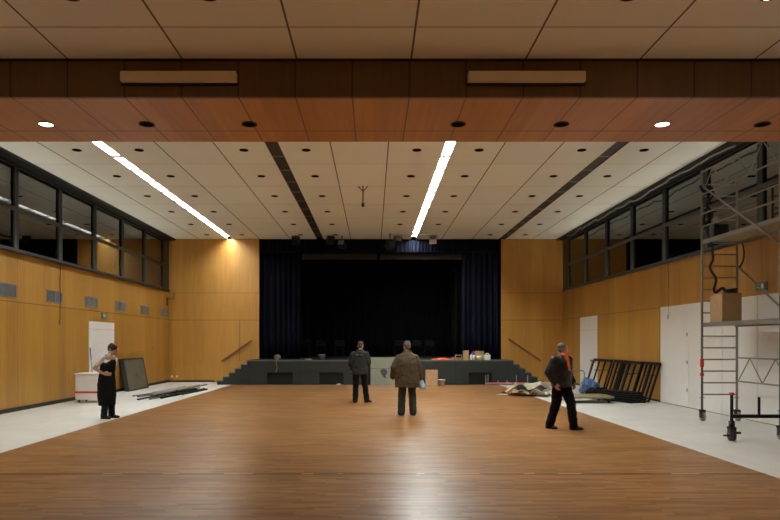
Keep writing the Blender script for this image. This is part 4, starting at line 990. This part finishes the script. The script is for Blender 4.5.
b.build('back_print', 'faint', t)

# man in olive jacket, from behind, holding pale blue gloves
arms = dict(R=((0.195, 0, 1.34), (0.285, -0.01, 1.11), (0.305, 0.05, 0.86), (0.0, 0.1, -1), (-1, 0, 0), (0, 1, 0), 0.5),
            L=((-0.195, 0, 1.34), (-0.305, -0.01, 1.13), (-0.335, 0.07, 0.90), (0.1, 0.2, -1), (1, 0, 0), (0, 1, 0), 0.7))
legs = dict(R=((0.10, 0, 0.88), (0.125, 0.02, 0.48), (0.135, -0.01, 0.09), -0.15), L=((-0.10, 0, 0.88), (-0.125, 0.02, 0.48), (-0.14, -0.01, 0.09), 0.15))
w, d = 0.30, 0.19
t, HM = person((X(407.2, 14.7), 14.7, 0), 0.02, 'person seen from behind in loose olive brown jacket holding pale blue gloves', None, arms, legs, 'jacket_olive', 'trousers_green', 'hair_mid',
    neck=(0, 0.02, 1.49), pitch=-0.12, yaw=0.5, wr=0.011, seed=11, shoulder_z=1.45, sleeve=0.97, sleeve_r=(0.092, 0.086, 0.08, 0.066), leg_r=(0.108, 0.092, 0.088),
    torso=[(0, 0, 0.66, w*0.98, d), (0, 0, 0.78, w*0.98, d*1.03), (0, 0, 0.98, w*0.96, d), (0, 0, 1.2, w*0.95, d*0.97), (0, 0, 1.34, w*0.86, d*0.86), (0, 0, 1.42, w*0.62, d*0.68), (0, 0.01, 1.485, w*0.34, d*0.50), (0, 0.015, 1.53, 0.078, 0.075)],
    hairkw=dict(r=(0.086, 0.104, 0.097), c=(0, -0.018, 0.166)))
gx, gy = 0.33, 0.05
c_, s_ = math.cos(0.02), math.sin(0.02)
tag(crumple((0, 0, -0.08), (0.075, 0.06, 0.12), 31, n=3).build('work_gloves', 'lightblue', loc=(X(407.2, 14.7)+0.355, 14.7+0.03, 0.70), smooth=True), 'pale blue work gloves held by the person in olive jacket', 'gloves')

# man in leather jacket walking to the right, hands in pockets, head in profile
arms = dict(R=((0.195, -0.01, 1.355), (0.285, -0.08, 1.11), (0.235, 0.04, 0.92), (-0.1, 0.4, -1), (-1, 0, 0), (0, 1, 0), 0.6),
            L=((-0.195, 0.0, 1.355), (-0.275, -0.06, 1.11), (-0.225, 0.10, 0.92), (0.1, 0.4, -1), (1, 0, 0), (0, 1, 0), 0.6))
legs = dict(R=((0.10, 0, 0.88), (0.115, -0.05, 0.48), (0.12, -0.20, 0.09), 0.1, 0.0), L=((-0.10, 0, 0.88), (-0.12, 0.14, 0.49), (-0.14, 0.18, 0.09), 0.55, 0.0))
t, HM = person((X(561.5, 12.3), 12.3, 0), -2.55, 'person with short grey hair walking in black leather jacket over orange shirt', None, arms, legs, 'leather', 'trousers_black', 'hair_grey',
    neck=(0, 0.03, 1.45), yaw=0.95, pitch=-0.05, wr=0.014, seed=21, shoulder_z=1.42, hem=0.84, bulk=1.08, sleeve=0.93, sleeve_r=(0.098, 0.085, 0.075, 0.062), leg_r=(0.116, 0.092, 0.084), k=1.0,
    hairkw=dict(r=(0.080, 0.094, 0.075), c=(0, -0.022, 0.180), tufts=False))
b = MB()
q = [(-0.045, 1.50), (0.045, 1.50), (0.055, 1.42), (0.03, 1.30), (0.012, 1.16), (-0.012, 1.16), (-0.03, 1.30), (-0.055, 1.42)]
vs = [(x, 0.055+(1.5-z)*0.42 if z > 1.3 else 0.142+(1.3-z)*0.30, z) for x, z in q]; vs += [(x, y+0.035, z) for x, y, z in vs]
n = len(q); b.add(vs, [tuple(range(n)), tuple(reversed(range(n, 2*n)))] + [(i, i+n, (i+1) % n+n, (i+1) % n) for i in range(n)]); b.build('shirt', 'shirt_orange', t)
b = MB(); b.path([(0.075*math.cos(a), 0.03+0.078*math.sin(a), 1.49-0.03*math.sin(a)) for a in [PI*2*k/16 for k in range(17)]], 0.018, 8, False); b.build('shirt_collar', 'shirt_orange', t, smooth=True)

# ------------------------------------------------------------------ world, camera, colour
w = bpy.data.worlds.new('World'); sc.world = w; w.use_nodes = True
w.node_tree.nodes['Background'].inputs[0].default_value = (0, 0, 0, 1)
w.node_tree.nodes['Background'].inputs[1].default_value = 0.0
cam = bpy.data.cameras.new('Camera'); co = bpy.data.objects.new('Camera', cam); C.objects.link(co); sc.camera = co
cam.sensor_width = 36; cam.lens = 36*F/780; cam.shift_x = (390-VX)/780; cam.shift_y = (VY-260)/780; cam.clip_end = 100
co.location = (0, 0, EYE); co.rotation_euler = (PI/2, 0, 0)
sc.view_settings.view_transform = 'Standard'; sc.view_settings.look = 'None'; sc.view_settings.gamma = 1; sc.view_settings.exposure = 0.15
sc.view_settings.use_curve_mapping = False
sc.cycles.use_denoising = True
sc.cycles.max_bounces = 14; sc.cycles.diffuse_bounces = 10; sc.cycles.glossy_bounces = 4; sc.cycles.caustics_reflective = False
